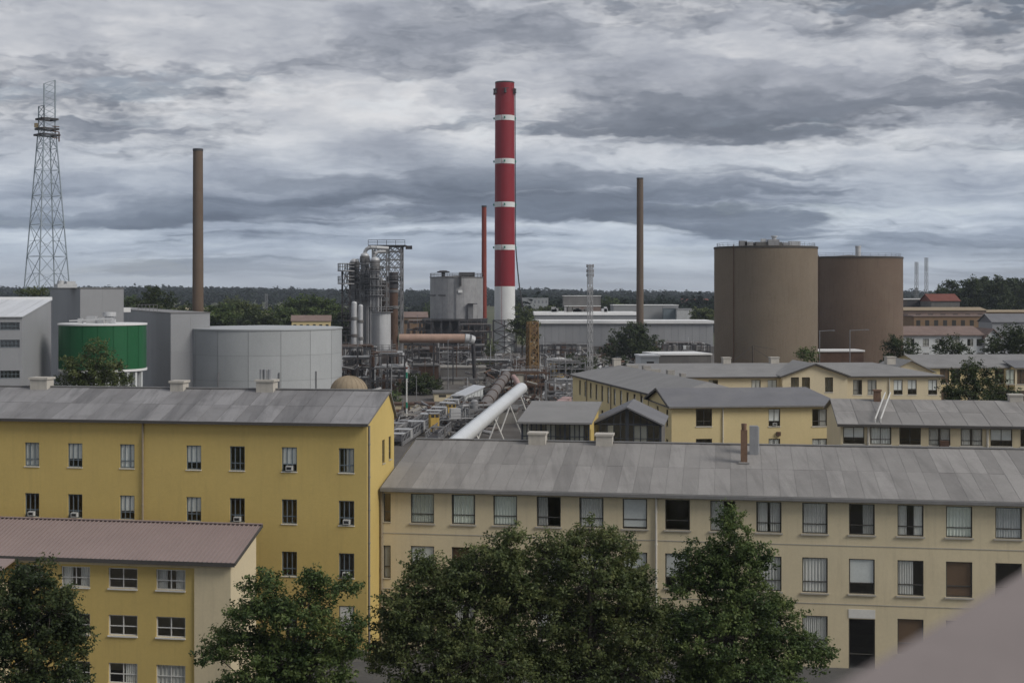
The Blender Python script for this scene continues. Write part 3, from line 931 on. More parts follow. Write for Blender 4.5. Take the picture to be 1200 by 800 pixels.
bb = Bld('apartment_block', 780, 148.0, YAW2, 'long yellow wing running away from the camera with a row of slim windows')
def block_b():
    b = bb
    # left facade runs away along local +y; local x to the right
    ze = HZ(465, 148.0)
    Lf = 42.0
    W = 10.5
    zr = ze + 1.5
    wins = []
    n = 13
    for k in range(n):
        a = 3.2 + k * (Lf - 4.4) / n
        for r in range(3):
            if r and k % 4 == 2: continue
            wins.append((Lf - a, ze - 2.5 - 3.1 * r, 0.95, 1.95, 'slim', random.Random(k * 3 + r).choice(['dark', 'curtain', 'dark', 'brown'])))
    b.wall(M['butter_render'], Lf, 0, ze, 0, Lf, -math.pi / 2, wins)
    b.wall(M['butter_render'], W, 0, ze, W, Lf, math.pi)
    b.wall(M['butter_render'], W, 0, ze, 0, 0, 0)
    b.wall(M['butter_render'], Lf, 0, ze, W, 0, math.pi / 2)
    e = 0.35
    r = MB()
    A, B_, C_, D_ = (-e, -e, ze), (W + e, -e, ze), (W + e, Lf + e, ze), (-e, Lf + e, ze)
    R1, R2 = (W / 2, 1.0, zr), (W / 2, Lf - 4.0, zr)
    r.quadf([A, R1, B_]).quadf([B_, R1, R2, C_]).quadf([C_, R2, D_]).quadf([D_, R2, R1, A])
    A2, B2, C2, D2 = [(x, y, z - 0.22) for x, y, z in (A, B_, C_, D_)]
    r.quadf([A2, B2, B_, A]).quadf([B2, C2, C_, B_]).quadf([C2, D2, D_, C_]).quadf([D2, A2, A, D_]).quadf([D2, C2, B2, A2])
    r.build('roof', M['grey_slate'], b.o)
    b.part('gutter', M['fascia_dark'], -e - 0.13, -e - 0.01, -e, Lf + e, ze - 0.2, ze)
    for y in (9.0, 22.0, 34.0):
        b.pipe(M['downpipe'], -0.1, y, 0.2, ze - 0.1, 0.07)
    b.chimney(M['plaster_chimney'], W / 2 - 0.2, Lf - 4.5, zr - 0.3, zr + 0.75, 1.0, 0.8)
    # roof clutter: hatches and an old skylight
    for x, y, w, h in ((W / 2 + 1.2, Lf - 7, 1.6, 0.7), (W / 2 + 2.0, Lf - 11, 1.0, 0.9), (W / 2 + 1.6, Lf - 15, 2.0, 0.5), (W / 2 + 2.4, Lf - 20, 0.9, 0.8), (W / 2 + 2.0, Lf - 26, 0.6, 0.7)):
        b.part('roof_hatch', M['concrete'], x - w / 2, x + w / 2, y - 0.4, y + 0.4, zr - 1.2, zr - 0.35 + h * 0.6)
block_b()

cbk = Bld('apartment_block', 800, 183.0, YAW2 * 0.45, 'pale yellow far block with grey roof and gabled bay, before the brown silos')
def block_c():
    b = cbk
    ze = b.hit(900, 441)[1]
    L = b.hit(1103, 445)[0]
    hd = 10.0
    zr = b.hit(900, 425, 0, hd)[1]
    g0, g1 = b.hit(917, 445, 0, -1.2)[0], b.hit(993, 445, 0, -1.2)[0]
    wins, gw = [], []
    h = 2.0
    for px in (865, 890, 910, 1013, 1033, 1061, 1077, 1090, 1099):
        pass
    for px in (836, 886, 905, 1005, 1022, 1052.5, 1069, 1093):
        s_ = b.hit(px, 452)[0]
        for r in range(3):
            wins.append((s_, b.hit(px, 445)[1] - h - 3.2 * r, 1.25, h, 'wide', random.Random(px + r).choice(['dark', 'curtain', 'blind', 'half'])))
    b.wall(M['pale_cream_render'], L, 0, ze, 0, 0, 0, wins)
    for px in (931.5, 944.5, 971.5):
        s_ = b.hit(px, 450, 0, -1.2)[0] - g0
        for r in range(2):
            gw.append((s_, b.hit(px, 442, 0, -1.2)[1] - h - 3.2 * r, 1.1, h, 'wide', 'dark'))
    zg = b.hit(955, 428, 0, -1.2)[1]
    b.wall(M['pale_cream_render'], g1 - g0, 0, ze, g0, -1.2, 0, gw, top=[(0, ze), (g1 - g0, ze), ((g1 - g0) / 2, zg)])
    b.wall(M['pale_cream_render'], 1.2, 0, ze, g1, -1.2, math.pi / 2)
    b.wall(M['pale_cream_render'], 1.2, 0, ze, g0, 0, -math.pi / 2)
    b.wall(M['pale_cream_render'], 2 * hd, 0, ze, L, 0, math.pi / 2)
    b.wall(M['pale_cream_render'], L, 0, ze, L, 2 * hd, math.pi)
    e = 0.4
    r = MB()
    x0 = -6
    A, B_, C_, D_ = (x0, -e, ze), (L + e, -e, ze), (L + e, 2 * hd + e, ze), (x0, 2 * hd + e, ze)
    R1, R2 = (x0, hd, zr), (L - 6.0, hd, zr)
    r.quadf([A, B_, R2, R1]).quadf([B_, C_, R2]).quadf([C_, D_, R1, R2])
    A2, B2, C2, D2 = [(x, y, z - 0.2) for x, y, z in (A, B_, C_, D_)]
    r.quadf([A2, B2, B_, A]).quadf([B2, C2, C_, B_]).quadf([C2, D2, D_, C_]).quadf([D2, C2, B2, A2])
    r.build('roof', M['grey_slate'], b.o)
    gm = (g0 + g1) / 2
    bz = ze + (zr - ze) * 0.9
    q = MB()
    for xa, sg in ((g0 - 0.3, 1), (g1 + 0.3, -1)):
        p = [(xa, -1.6, ze - 0.03), (gm, -1.6, zg + 0.12), (gm, hd * 0.9, zg + 0.12), (xa, 1.5, ze + 0.05)]
        t = [(x, y, z + 0.15) for x, y, z in p]
        q.hexa(p, t) if sg > 0 else q.hexa(p[::-1], t[::-1])
    q.build('bay_roof', M['grey_slate'], b.o)
    v = MB()
    v.beam((g0 - 0.3, -1.64, ze + 0.02), (gm, -1.64, zg + 0.18), 0.08, 0.2).beam((g1 + 0.3, -1.64, ze + 0.02), (gm, -1.64, zg + 0.18), 0.08, 0.2)
    v.build('bargeboard', M['fascia_dark'], b.o)
    b.part('gutter', M['fascia_dark'], 0, L + e, -e - 0.12, -e - 0.01, ze - 0.18, ze)
    b.pipe(M['downpipe_white'], b.hit(1042, 450)[0], -0.1, 0.2, ze - 0.1, 0.09)
    b.pipe(M['downpipe_white'], g1 + 0.15, -0.15, 0.2, ze - 0.1, 0.09)
    for px, w in ((851, 1.1), (907, 1.2), (1043, 1.25)):
        s_ = b.hit(px, 425, 0, hd)[0]
        b.chimney(M['plaster_chimney'], s_, hd, zr - 0.3, zr + 0.7, w, 1.2)
block_c()

db = Bld('apartment_block', 985, 116.0, YAW, 'low cream range with grey felt roof and wide windows, behind the long cream block')
def block_d():
    b = db
    ze = b.hit(988, 497)[1]
    L = 60.0
    hd = 8.0
    zr = b.hit(1100, 470, 0, hd)[1]
    wins = []
    pxs = [1000.5, 1032, 1066.5, 1101, 1138.5, 1173.5]
    fl = ['blind', 'curtain_w', 'dark', 'parted', 'parted', 'blind']
    ss = [b.hit(p, 505)[0] for p in pxs]
    st = (ss[-1] - ss[0]) / 5
    ss += [ss[-1] + st * k for k in range(1, 8)]
    fl += ['dark', 'curtain', 'dark', 'blind', 'dark', 'dark', 'dark']
    zt = b.hit(1066, 501)[1]
    h = b.hit(1066, 501)[1] - b.hit(1066, 521)[1]
    for s_, f in zip(ss, fl):
        for r in range(3):
            wins.append((s_, zt - h - 3.0 * r, 1.75, h, 'wide', f if r == 0 else None))
    b.wall(M['cream_render'], L, 0, ze, 0, 0, 0, wins)
    b.wall(M['cream_render'], 2 * hd, 0, ze, L, 0, math.pi / 2)
    b.wall(M['cream_render'], 2 * hd, 0, ze, 0, 2 * hd, -math.pi / 2, top=[(0, ze), (2 * hd, ze), (hd, zr)])
    b.wall(M['cream_render'], L, 0, ze, L, 2 * hd, math.pi)
    b.slope(M['light_felt_roof'], -0.3, L + 0.3, -0.4, ze - 0.05, hd, zr, 34, 2, 0.02)
    b.slab(M['light_felt_roof'], -0.3, L + 0.3, 2 * hd + 0.4, ze - 0.05, hd + 0.01, zr + 0.01, 0.12)
    b.part('gutter', M['fascia_dark'], -0.3, L + 0.3, -0.54, -0.41, ze - 0.15, ze + 0.02)
    for px in (1017.5, 1157):
        b.pipe(M['downpipe_white'], b.hit(px, 510)[0], -0.1, 0.2, ze - 0.1, 0.1)
    # brick stack, and a pair of white rails running up the slope
    s_ = b.hit(1027, 470, 0, hd)[0]
    b.chimney(M['brick_chimney'], s_, hd - 0.6, zr - 0.4, zr + 0.9, 0.6, 0.6)
    q = MB()
    for dx in (0, 0.45):
        q.beam((s_ - 0.9 + dx, 0.2, ze + 0.5), (s_ + 0.75 + dx, hd - 0.3, zr + 0.75), 0.09)
        q.beam((s_ - 0.9 + dx, 0.2, ze - 0.1), (s_ - 0.9 + dx, 0.2, ze + 0.5), 0.09)
    q.build('roof_rail', M['frame_white'], b.o)
    c = b.hit(1190, 472, 0, hd)[0]
    b.chimney(M['plaster_chimney'], c, hd, zr - 0.3, zr + 0.6, 1.15, 1.0)
    s2, z2 = b.hit(1105.5, 517)
    b.part('flower_box', M['rust'], s2 - 0.36, s2 + 0.36, -0.75, -0.1, z2 - 0.6, z2 + 0.1)
block_d()

eb = Bld('apartment_block', 1085, 215.0, YAW2 * 0.3, 'yellow block with brown window panels behind the dark round tree at the right edge')
def block_e():
    b = eb
    ze = b.hit(1100, 430)[1]
    L = b.hit(1181, 440)[0]
    hd = 9.0
    zr = b.hit(1120, 415, 0, hd)[1]
    wins = []
    h = 2.3
    for px, f in ((1107, 'brown'), (1120, 'dark'), (1139, 'half'), (1171, 'dark')):
        for r in range(3):
            wins.append((b.hit(px, 440)[0], b.hit(px, 432)[1] - h - 3.3 * r, 1.5, h, 'wide', f))
    b.wall(M['butter_render'], L, 0, ze, 0, 0, 0, wins)
    # set-forward end bay
    w2 = [(b.hit(px, 440, L + 0.3, -2.0)[0], b.hit(px, 432)[1] - h - 3.3 * r, 1.4, h, 'wide', f) for px, f in ((1184, 'curtain_g'), (1197, 'brown'), (1209, 'dark')) for r in range(3)]
    b.wall(M['pale_cream_render'], 16, 0, ze, L + 0.3, -2.0, 0, w2)
    b.wall(M['butter_render'], 2.3, 0, ze, L + 0.3, 0.3, -math.pi / 2)
    b.wall(M['butter_render'], 2 * hd, 0, ze, L + 16.3, -2.0, math.pi / 2)
    b.wall(M['butter_render'], 2 * hd, 0, ze, 0, 2 * hd, -math.pi / 2, top=[(0, ze), (2 * hd, ze), (hd, zr)])
    b.wall(M['butter_render'], L + 16, 0, ze, L + 16, 2 * hd, math.pi)
    r = MB()
    e = 0.4
    A, B_, C_, D_ = (-e, -e, ze), (L + 16, -e, ze), (L + 16, 2 * hd + e, ze), (-e, 2 * hd + e, ze)
    R1, R2 = (-e, hd, zr), (L + 10, hd, zr)
    r.quadf([A, B_, R2, R1]).quadf([B_, C_, R2]).quadf([C_, D_, R1, R2])
    A2, B2, C2, D2 = [(x, y, z - 0.2) for x, y, z in (A, B_, C_, D_)]
    r.quadf([A2, B2, B_, A]).quadf([B2, C2, C_, B_]).quadf([D2, A2, A, D_]).quadf([D2, C2, B2, A2])
    r.build('roof', M['grey_slate'], b.o)
    r2 = MB().hexa([(L, -2.5, ze - 0.1), (L + 16.6, -2.5, ze - 0.1), (L + 16.6, 2, ze + 0.8), (L, 2, ze + 0.8)], [(L, -2.5, ze + 0.05), (L + 16.6, -2.5, ze + 0.05), (L + 16.6, 2, ze + 0.95), (L, 2, ze + 0.95)])
    r2.build('bay_roof', M['dark_slate'], b.o)
    # old gabled link on its left flank
    g = MB()
    g.quadf([(-7, -3, 0), (0, -3, 0), (0, -3, ze - 0.6), (-3.5, -3, ze + 1.1), (-7, -3, ze - 0.6)])
    g.quadf([(-7, -3, 0), (-7, -3, ze - 0.6), (-7, 6, ze - 0.6), (-7, 6, 0)])
    g.build('link_wall', M['pale_cream_render'], b.o)
    g = MB()
    g.hexa([(-7.4, -3.5, ze - 0.75), (-3.5, -3.5, ze + 1.15), (-3.5, 6, ze + 1.15), (-7.4, 6, ze - 0.75)], [(-7.4, -3.5, ze - 0.6), (-3.5, -3.5, ze + 1.3), (-3.5, 6, ze + 1.3), (-7.4, 6, ze - 0.6)])
    g.hexa([(-3.5, -3.5, ze + 1.15), (0.4, -3.5, ze - 0.75), (0.4, 6, ze - 0.75), (-3.5, 6, ze + 1.15)], [(-3.5, -3.5, ze + 1.3), (0.4, -3.5, ze - 0.6), (0.4, 6, ze - 0.6), (-3.5, 6, ze + 1.3)])
    g.build('link_roof', M['grey_slate'], b.o)
block_e()

# ---- glazed pavilions behind the cream roof
def pavilion_flat():
    b = Bld('glazed_pavilion', 612, 119.0, YAW, 'low pavilion with plain grey roof and dark-framed glazing behind the cream block', 'pavilion')
    ze = b.hit(640, 496)[1]
    L = b.hit(690, 500)[0]
    D = 9.0
    zr = b.hit(660, 472, 0, D)[1]
    o = b.o
    b.part('base_wall', M['concrete'], 0.05, L - 0.05, 0.05, D, 0, ze - 2.6)
    n = 14
    fr = MB()
    for k in range(n + 1):
        x = L * k / n
        w = 0.16 if k in (0, 4, 9, n) else 0.07
        fr.box(x - w / 2, x + w / 2, -0.05, 0.05, ze - 2.6, ze - 0.01)
    fr.box(0.0, L, -0.06, 0.06, ze - 2.7, ze - 2.601)
    fr.box(0.0, L, -0.03, 0.03, ze - 1.15, ze - 1.08)
    fr.build('glazing_frame', mat('glazing_bar', (0.045, 0.052, 0.065), 0.5), o)
    for k in range(n):
        w = L / n - 0.1
        me = box_mesh(('pvp', round(w, 2)), 'pane', G, -w / 2, w / 2, -0.01, 0.01, 0, 2.5)
        inst(me, 'pane', o, (L * (k + 0.5) / n, 0, ze - 2.58))
        if k in (0, 5, 6, 10, 11, 12):
            inst(box_mesh(('pvb', round(w, 2)), 'blind', M['curtain_grey'], -w / 2, w / 2, 0.1, 0.12, 0, 2.4), 'blind', o, (L * (k + 0.5) / n, 0.15, ze - 2.55))
    b.part('back_wall', M['dark_concrete'], 0.05, L - 0.05, 4.0, 4.2, ze - 2.6, ze)
    b.wall(M['ochre_render'], D, 0, ze, L, 0, math.pi / 2, [(1.6, ze - 2.4, 0.8, 1.8, 'slim', 'dark')], top=[(0, ze), (D, ze), (D, zr)])
    b.slab(M['grey_slate'], -0.4, L + 0.3, -0.5, ze, D, zr + 0.02, 0.16)
pavilion_flat()

def pavilion_gable():
    b = Bld('conservatory', 696, 123.0, YAW, 'gabled conservatory with dark glazing bars next to the long yellow wing', 'conservatory')
    L = b.hit(774, 500)[0]
    ze = b.hit(735, 497)[1]
    zr = b.hit(736, 478)[1]
    D = 9.0
    o = b.o
    b.part('base_wall', M['concrete'], 0.05, L - 0.05, 0.06, D, 0, ze - 2.3)
    fr = MB()
    n = 10
    for k in range(n + 1):
        x = L * k / n
        top = ze + (zr - ze) * (1 - abs(2 * k / n - 1)) - 0.05
        w = 0.3 if k == 5 else (0.2 if k in (0, n) else 0.09)
        fr.box(x - w / 2, x + w / 2, -0.06, 0.06, ze - 2.3, top)
    fr.beam((0, 0, ze - 0.03), (L / 2, 0, zr - 0.03), 0.14, 0.2).beam((L, 0, ze - 0.03), (L / 2, 0, zr - 0.03), 0.14, 0.2)
    fr.box(0, L, -0.07, 0.07, ze - 0.06, ze + 0.06).box(0, L, -0.05, 0.05, ze - 1.3, ze - 1.24).box(0, L, -0.07, 0.07, ze - 2.4, ze - 2.301)
    fr.build('glazing_frame', mat('glazing_bar', (0.045, 0.052, 0.065), 0.5), o)
    for k in range(n):
        w = L / n - 0.1
        inst(box_mesh(('cvp', round(w, 2)), 'pane', G, -w / 2, w / 2, -0.01, 0.01, 0, 2.2), 'pane', o, (L * (k + 0.5) / n, 0, ze - 2.28))
        if k in (2, 6, 7):
            inst(box_mesh(('cvb', round(w, 2)), 'blind', M['curtain_grey'], -w / 2, w / 2, 0.1, 0.12, 0, 2.1), 'blind', o, (L * (k + 0.5) / n, 0.15, ze - 2.25))
    p = MB().quadf([(0.1, 0.0, ze + 0.06), (L - 0.1, 0.0, ze + 0.06), (L / 2, 0.0, zr - 0.1)])
    p.build('gable_pane', G, o)
    MB().quadf([(0.1, 3.0, ze - 2.3), (L - 0.1, 3.0, ze - 2.3), (L - 0.1, 3.0, ze), (L / 2, 3.0, zr), (0.1, 3.0, ze)]).build('back_wall', M['dark_concrete'], o)
    b.wall(M['dark_concrete'], D, 0, ze, L, 0.08, math.pi / 2)
    for xa, xb in ((-0.35, L / 2), (L + 0.35, L / 2)):
        za = ze - 0.12
        q = [(xa, -0.4, za), (xb, -0.4, zr), (xb, D, zr), (xa, D, za)]
        if xa > xb: q = q[::-1]
        MB().hexa(q, [(x, y, z + 0.15) for x, y, z in q]).build('roof', M['dark_slate'], o)
pavilion_gable()

# ------------------------------------------------------------------ factory
def thing(name, label, cat, px, Y, yaw=0.0, group=None):
    return tag(empty(name, (GX(px, Y), Y, 0), yaw), label, cat, group)

def railing(mb, pts, z, h=1.1, w=0.06, step=1.5, close=False):
    pts = [Vector((p[0], p[1], z)) for p in pts]
    if close: pts.append(pts[0])
    for a, b in zip(pts[:-1], pts[1:]):
        n = max(1, int((b - a).length / step))
        for k in range(n + 1):
            p = a.lerp(b, k / n)
            mb.beam(p, p + Vector((0, 0, h)), w)
        for hh in (h, h * 0.55):
            mb.beam(a + Vector((0, 0, hh)), b + Vector((0, 0, hh)), w)
    return mb
def ring(r, n=24):
    return [(r * math.cos(2 * math.pi * k / n), r * math.sin(2 * math.pi * k / n)) for k in range(n)]

def plated_tank(name, label, px0, px1, py_top, Y, m, ncol, rows, seam, roof_m, z0=0.0, gap=0.03, cat='tank'):
    r = (px1 - px0) / 2 / F * Y
    o = thing(name, label, cat, (px0 + px1) / 2, Y)
    zt = HZ(py_top, Y - r * 0.0)
    MB().lathe([(r - 0.06, z0), (r - 0.06, zt)], 64).build('shell', seam, o)
    hz = (zt - z0) / rows
    da = 2 * math.pi / ncol
    ag = gap / r
    b = MB()
    b.lathe([(r, 0.015), (r, hz - 0.015)], 4, a0=ag, a1=da - ag)
    me = b.mesh('plate', m)
    for j in range(rows):
        for k in range(ncol):
            inst(me, 'plate', o, (0, 0, z0 + j * hz), k * da + (da / 2 if j % 2 else 0) * 0)
    rf = MB().lathe([(r + 0.12, zt), (r + 0.12, zt + 0.22), (r - 0.3, zt + 0.24), (0.01, zt + r * 0.045)], 64)
    rf.build('roof', roof_m, o)
    return o, r, zt

# grey storage tank
o, r, zt = plated_tank('storage_tank', 'wide pale grey plated storage tank behind the ochre block', 217, 400, 385, 222.0, M['tank_plate'], 16, 4, M['tank_seam'], M['tank_plate'])
q = MB()
for a in (-1.95, -1.2, -0.7):
    x, y = (r + 0.15) * math.cos(a), (r + 0.15) * math.sin(a)
    q.beam((x, y, 0), (x, y, 9.0), 0.12)
    q.beam((x, y, 9.0), (x * 0.96, y * 0.96, 9.0), 0.1)
q.build('standpipe', M['steel_grey'], o)

# green round tank on a white base
o, r, zt = plated_tank('round_tank', 'green round tank with white rim, raised on a white base behind the ochre block', 71, 170, 380.5, 186.0, M['green_plate'], 18, 2, mat('green_seam', (0.012, 0.12, 0.035), 0.5), M['white_roof_edge'], z0=HZ(431, 186.0))
zb = HZ(431, 186.0)
MB().lathe([(r + 0.1, zb - 0.3), (r + 0.1, zb), (r - 0.5, zb)], 48).build('rim', M['white_roof_edge'], o)
MB().lathe([(r - 0.9, 0), (r - 0.9, zb - 0.3)], 32).build('base_wall', M['grey_cladding'], o)
for k in range(12):
    a = -math.pi / 2 + (k - 5.5) * 0.26
    inst(box_mesh('tankcol', 'column', M['white_wall'], -0.2, 0.2, -0.2, 0.2, 0, zb - 0.3), 'column', o, ((r - 0.35) * math.cos(a), (r - 0.35) * math.sin(a), 0), a)
top = MB()
for x, y, w, h in ((-1.0, -1.5, 1.2, 0.9), (0.4, -2.0, 0.7, 0.7), (1.2, -1.0, 1.0, 1.2), (-2.6, -1.4, 0.6, 0.6), (2.1, -2.2, 0.5, 0.5)):
    top.box(x - w / 2, x + w / 2, y - w / 2, y + w / 2, zt + 0.1, zt + 0.3 + h)
top.beam((-3.6, -3, zt + 0.6), (2, -2.5, zt + 0.9), 0.18)
top.tube((1.2, -1.0, zt + 1.2), (1.2, -1.0, zt + 1.75), 0.9, 0.9, 12)
top.build('roof_vent', M['process_light'], o)

# grey clad buildings on the left
def left_sheds():
    b = Bld('industrial_shed', 26, 170.0, YAW2 * 0.9, 'grey clad shed with sloping white sheet roof and strip windows at the left edge', 'shed')
    ze = b.hit(26, 372)[1]
    D = 17.0
    zr = b.hit(60, 351, 0, 0, math.pi / 2)[1]
    L = 30.0
    wins = []
    h = 0.95
    for py in (377.5, 398, 434):
        for px in (11.5, -13.0, -38):
            s_, z_ = b.hit(px, py)
            wins.append((L + s_, z_ - h, 2.35, h, 'strip', 'dark'))
    b.wall(M['grey_cladding'], L, 0, ze, -L, 0, 0, wins)
    a, zr = b.hit(60, 352, 0, 0, math.pi / 2)
    D = a
    b.wall(M['grey_cladding'], D, 0, ze, 0, 0, math.pi / 2, top=[(0, ze), (D, ze), (D, zr)])
    b.wall(M['grey_cladding'], L, 0, zr, 0, D, math.pi)
    b.slope(M['white_sheet_roof'], -L, 0.1, -0.2, ze, D, zr, 26, 1, 0.03, seam=M['tank_plate'])
    b.part('parapet', M['white_roof_edge'], -L, 0.1, D, D + 0.3, zr, zr + 0.5)
    for name, label, pxc, pxl, pxr, Y, pyt, yaw in (
            ('industrial_tower', 'tall grey windowless clad block beside the lattice tower', 94, 59, 145, 205.0, 338, 0.55),
            ('industrial_block', 'wide grey windowless clad block below the tall brown chimney', 200, 118, 246, 212.0, 367, 0.42)):
        # corner towards the camera, two faces running away
        b = Bld(name, pxc, Y, yaw, label, 'building')
        zt = HZ(pyt, Y)
        Lr = b.hit(pxr, pyt)[0]
        # left face direction: local +y ; find depth where it reaches pxl
        Ll = abs(b.hit(pxl, pyt, 0, 0, math.pi / 2)[0])
        nR, nL = max(2, int(Lr / 2.6)), max(2, int(Ll / 2.6))
        b.part('core', M['tank_seam'], 0.08, Lr - 0.08, 0.08, Ll - 0.08, 0, zt - 0.05)
        for n, LL, rot in ((nR, Lr, 0.0), (nL, Ll, -math.pi / 2)):
            w = LL / n
            for j in range(3):
                z0, z1 = zt * j / 3, zt * (j + 1) / 3
                me = box_mesh((name, rot, j), 'panel', M['grey_cladding'], 0.006, w - 0.006, 0, 0.075, z0 + 0.008, z1 - 0.008)
                for k in range(n):
                    inst(me, 'panel', b.o, ((k * w, 0, 0) if rot == 0 else (0, LL - k * w, 0)), rot)
        b.part('roof', M['gutter_zinc'], -0.1, Lr + 0.1, -0.1, Ll + 0.1, zt, zt + 0.12)
        if name == 'industrial_tower':
            v = MB().box(-2.6, 0.3, 3.0, 5.5, zt + 0.12, zt + 0.7).box(-1.2, 0.1, 3.2, 5.0, zt + 0.7, zt + 1.1)
            v.tube((-1.9, 4, zt + 0.7), (-1.9, 4, zt + 1.2), 0.5, 0.5, 10)
            v.build('roof_vent', M['process_light'], b.o)
        else:
            v = MB()
            railing(v, [(1.0 - 5.0, 6.0), (1.0 - 2.2, 5.0)], zt + 0.1, 1.2, 0.07, 0.5)
            v.build('railing', M['steel_grey'], b.o)
            MB().box(-7.6, -5.0, 7, 9, zt + 0.12, zt + 0.8).build('roof_vent', M['white_roof_edge'], b.o)
left_sheds()

# brick dome
o = thing('dome', 'small tan dome behind the ochre roof, at the foot of the grey tank', 'dome', 409, 190.0)
rd = 22 / F * 190
zt = HZ(440, 190.0)
prof = [(rd, 0), (rd, zt - rd * 0.86)] + [(rd * math.cos(t), zt - rd * 0.86 + rd * 0.86 * math.sin(t)) for t in np.linspace(0.05, 1.55, 10)]
MB().lathe(prof, 40).build('shell', M['dome_tan'], o)
q = MB()
for k in range(20):
    a = 2 * math.pi * k / 20
    pts = [Vector((r_ * 1.004 * math.cos(a), r_ * 1.004 * math.sin(a), z_)) for r_, z_ in prof[1:]]
    for p0, p1 in zip(pts[:-1], pts[1:]): q.beam(p0, p1, 0.06)
q.build('rib', M['dome_tan'], o, kind='stuff')

# brown concrete silos
def silo(name, label, px0, px1, pyt, Y, m, ntop):
    r = (px1 - px0) / 2 / F * Y
    o = thing(name, label, 'silo', (px0 + px1) / 2, Y)
    zt = HZ(pyt, Y)
    b = MB().lathe([(r, 0), (r, zt), (r - 0.35, zt), (r - 0.35, zt - 0.5)], 72)
    b.build('shell', m, o)
    MB().lathe([(r - 0.36, zt - 0.45), (0.01, zt + 0.5)], 48).build('roof', M['dark_concrete'], o)
    MB().lathe([(r + 0.10, zt - 0.35), (r + 0.10, zt - 0.06), (r + 0.002, zt - 0.04)], 72).build('rim', M['fascia_dark'], o)
    q = MB()
    railing(q, ring(r - 0.5, 36), zt - 0.1, 0.75, 0.035, 2.6, True)
    q.build('railing', M['steel_grey'], o)
    a = -math.pi / 2 - 0.82
    q = MB()
    x, y = (r + 0.14) * math.cos(a), (r + 0.14) * math.sin(a)
    q.beam((x, y, 0), (x, y, zt + 0.2), 0.13, 0.08)
    q.build('ladder', M['rust'], o)
    return o, r, zt
o, r, zt = silo('silo', 'brown concrete silo with vents on its roof, the larger and nearer of the two', 837.5, 957, 289.5, 246.0, M['brown_concrete'], 0)
for x, y, w, d, h, m_ in ((0.9, -6.0, 4.6, 2.0, 0.9, 'dark_concrete'), (0.2, -5.5, 0.9, 0.9, 2.0, 'process_light'), (1.7, -6.5, 1.9, 1.5, 1.7, 'process_grey'), (-3.6, -6.5, 1.3, 1.2, 1.3, 'steel_grey'), (-2.6, -6.5, 1.4, 1.2, 0.9, 'process_grey'),
                          (5.6, -5.5, 1.9, 1.6, 1.2, 'process_light'), (3.9, -6.0, 0.9, 0.8, 0.8, 'process_grey'), (-1.0, -6.3, 2.0, 1.0, 0.8, 'steel_dark')):
    MB().box(x - 1.6 - w / 2, x - 1.6 + w / 2, y - d / 2, y + d / 2, zt - 0.3, zt + h * 0.55 + 0.15).build('roof_vent', M[m_], o)
MB().tube((0.3, -6.4, zt + 0.3), (0.3, -6.4, zt + 1.55), 0.4, 0.4, 14).tube((0.3, -6.4, zt + 1.55), (0.3, -6.4, zt + 1.75), 0.6, 0.6, 14).build('roof_vent', M['process_light'], o)
o, r, zt = silo('silo', 'reddish brown concrete silo behind and right of the larger one', 934, 1056, 301.5, 284.0, M['rust_brown_concrete'], 0)
MB().tube((0.6, -5, zt), (0.6, -5, zt + 1.9), 0.55, 0.55, 14).tube((0.6, -5, zt + 1.9), (0.6, -5, zt + 2.2), 0.62, 0.62, 14).build('roof_vent', M['process_light'], o)

# chimneys
def stack(name, label, pxc, wpx_b, wpx_t, pyt, Y, m, seg=6):
    o = thing(name, label, 'chimney', pxc, Y)
    zt = HZ(pyt, Y)
    rb, rt = wpx_b / 2 / F * Y, wpx_t / 2 / F * Y
    for k in range(seg):
        t0, t1 = k / seg, (k + 1) / seg
        MB().lathe([(rb + (rt - rb) * t0, zt * t0 + 0.02), (rb + (rt - rb) * t1, zt * t1 - 0.02)], 28).build('shaft', m, o)
        if k: MB().lathe([(rb + (rt - rb) * t0 + 0.03, zt * t0 - 0.1), (rb + (rt - rb) * t0 + 0.03, zt * t0 + 0.1)], 28).build('joint_ring', m, o)
    MB().lathe([(rt + 0.06, zt - 0.5), (rt + 0.06, zt), (rt - 0.25, zt), (rt - 0.25, zt - 1.5)], 28).build('rim', M['steel_dark'], o)
    return o, rb, rt, zt
stack('chimney', 'tall plain brown chimney on the left, behind the grey clad block', 232, 13.6, 11.4, 174.5, 300.0, M['stack_brown'])
stack('chimney', 'slim plain brown chimney between the striped stack and the silos', 750, 8.8, 7.6, 208.5, 470.0, M['stack_brown'])
o, rb, rt, zt = stack('chimney', 'thin rust-red chimney just left of the red and white stack', 567.3, 6.4, 5.6, 241, 445.0, M['stack_rust'])

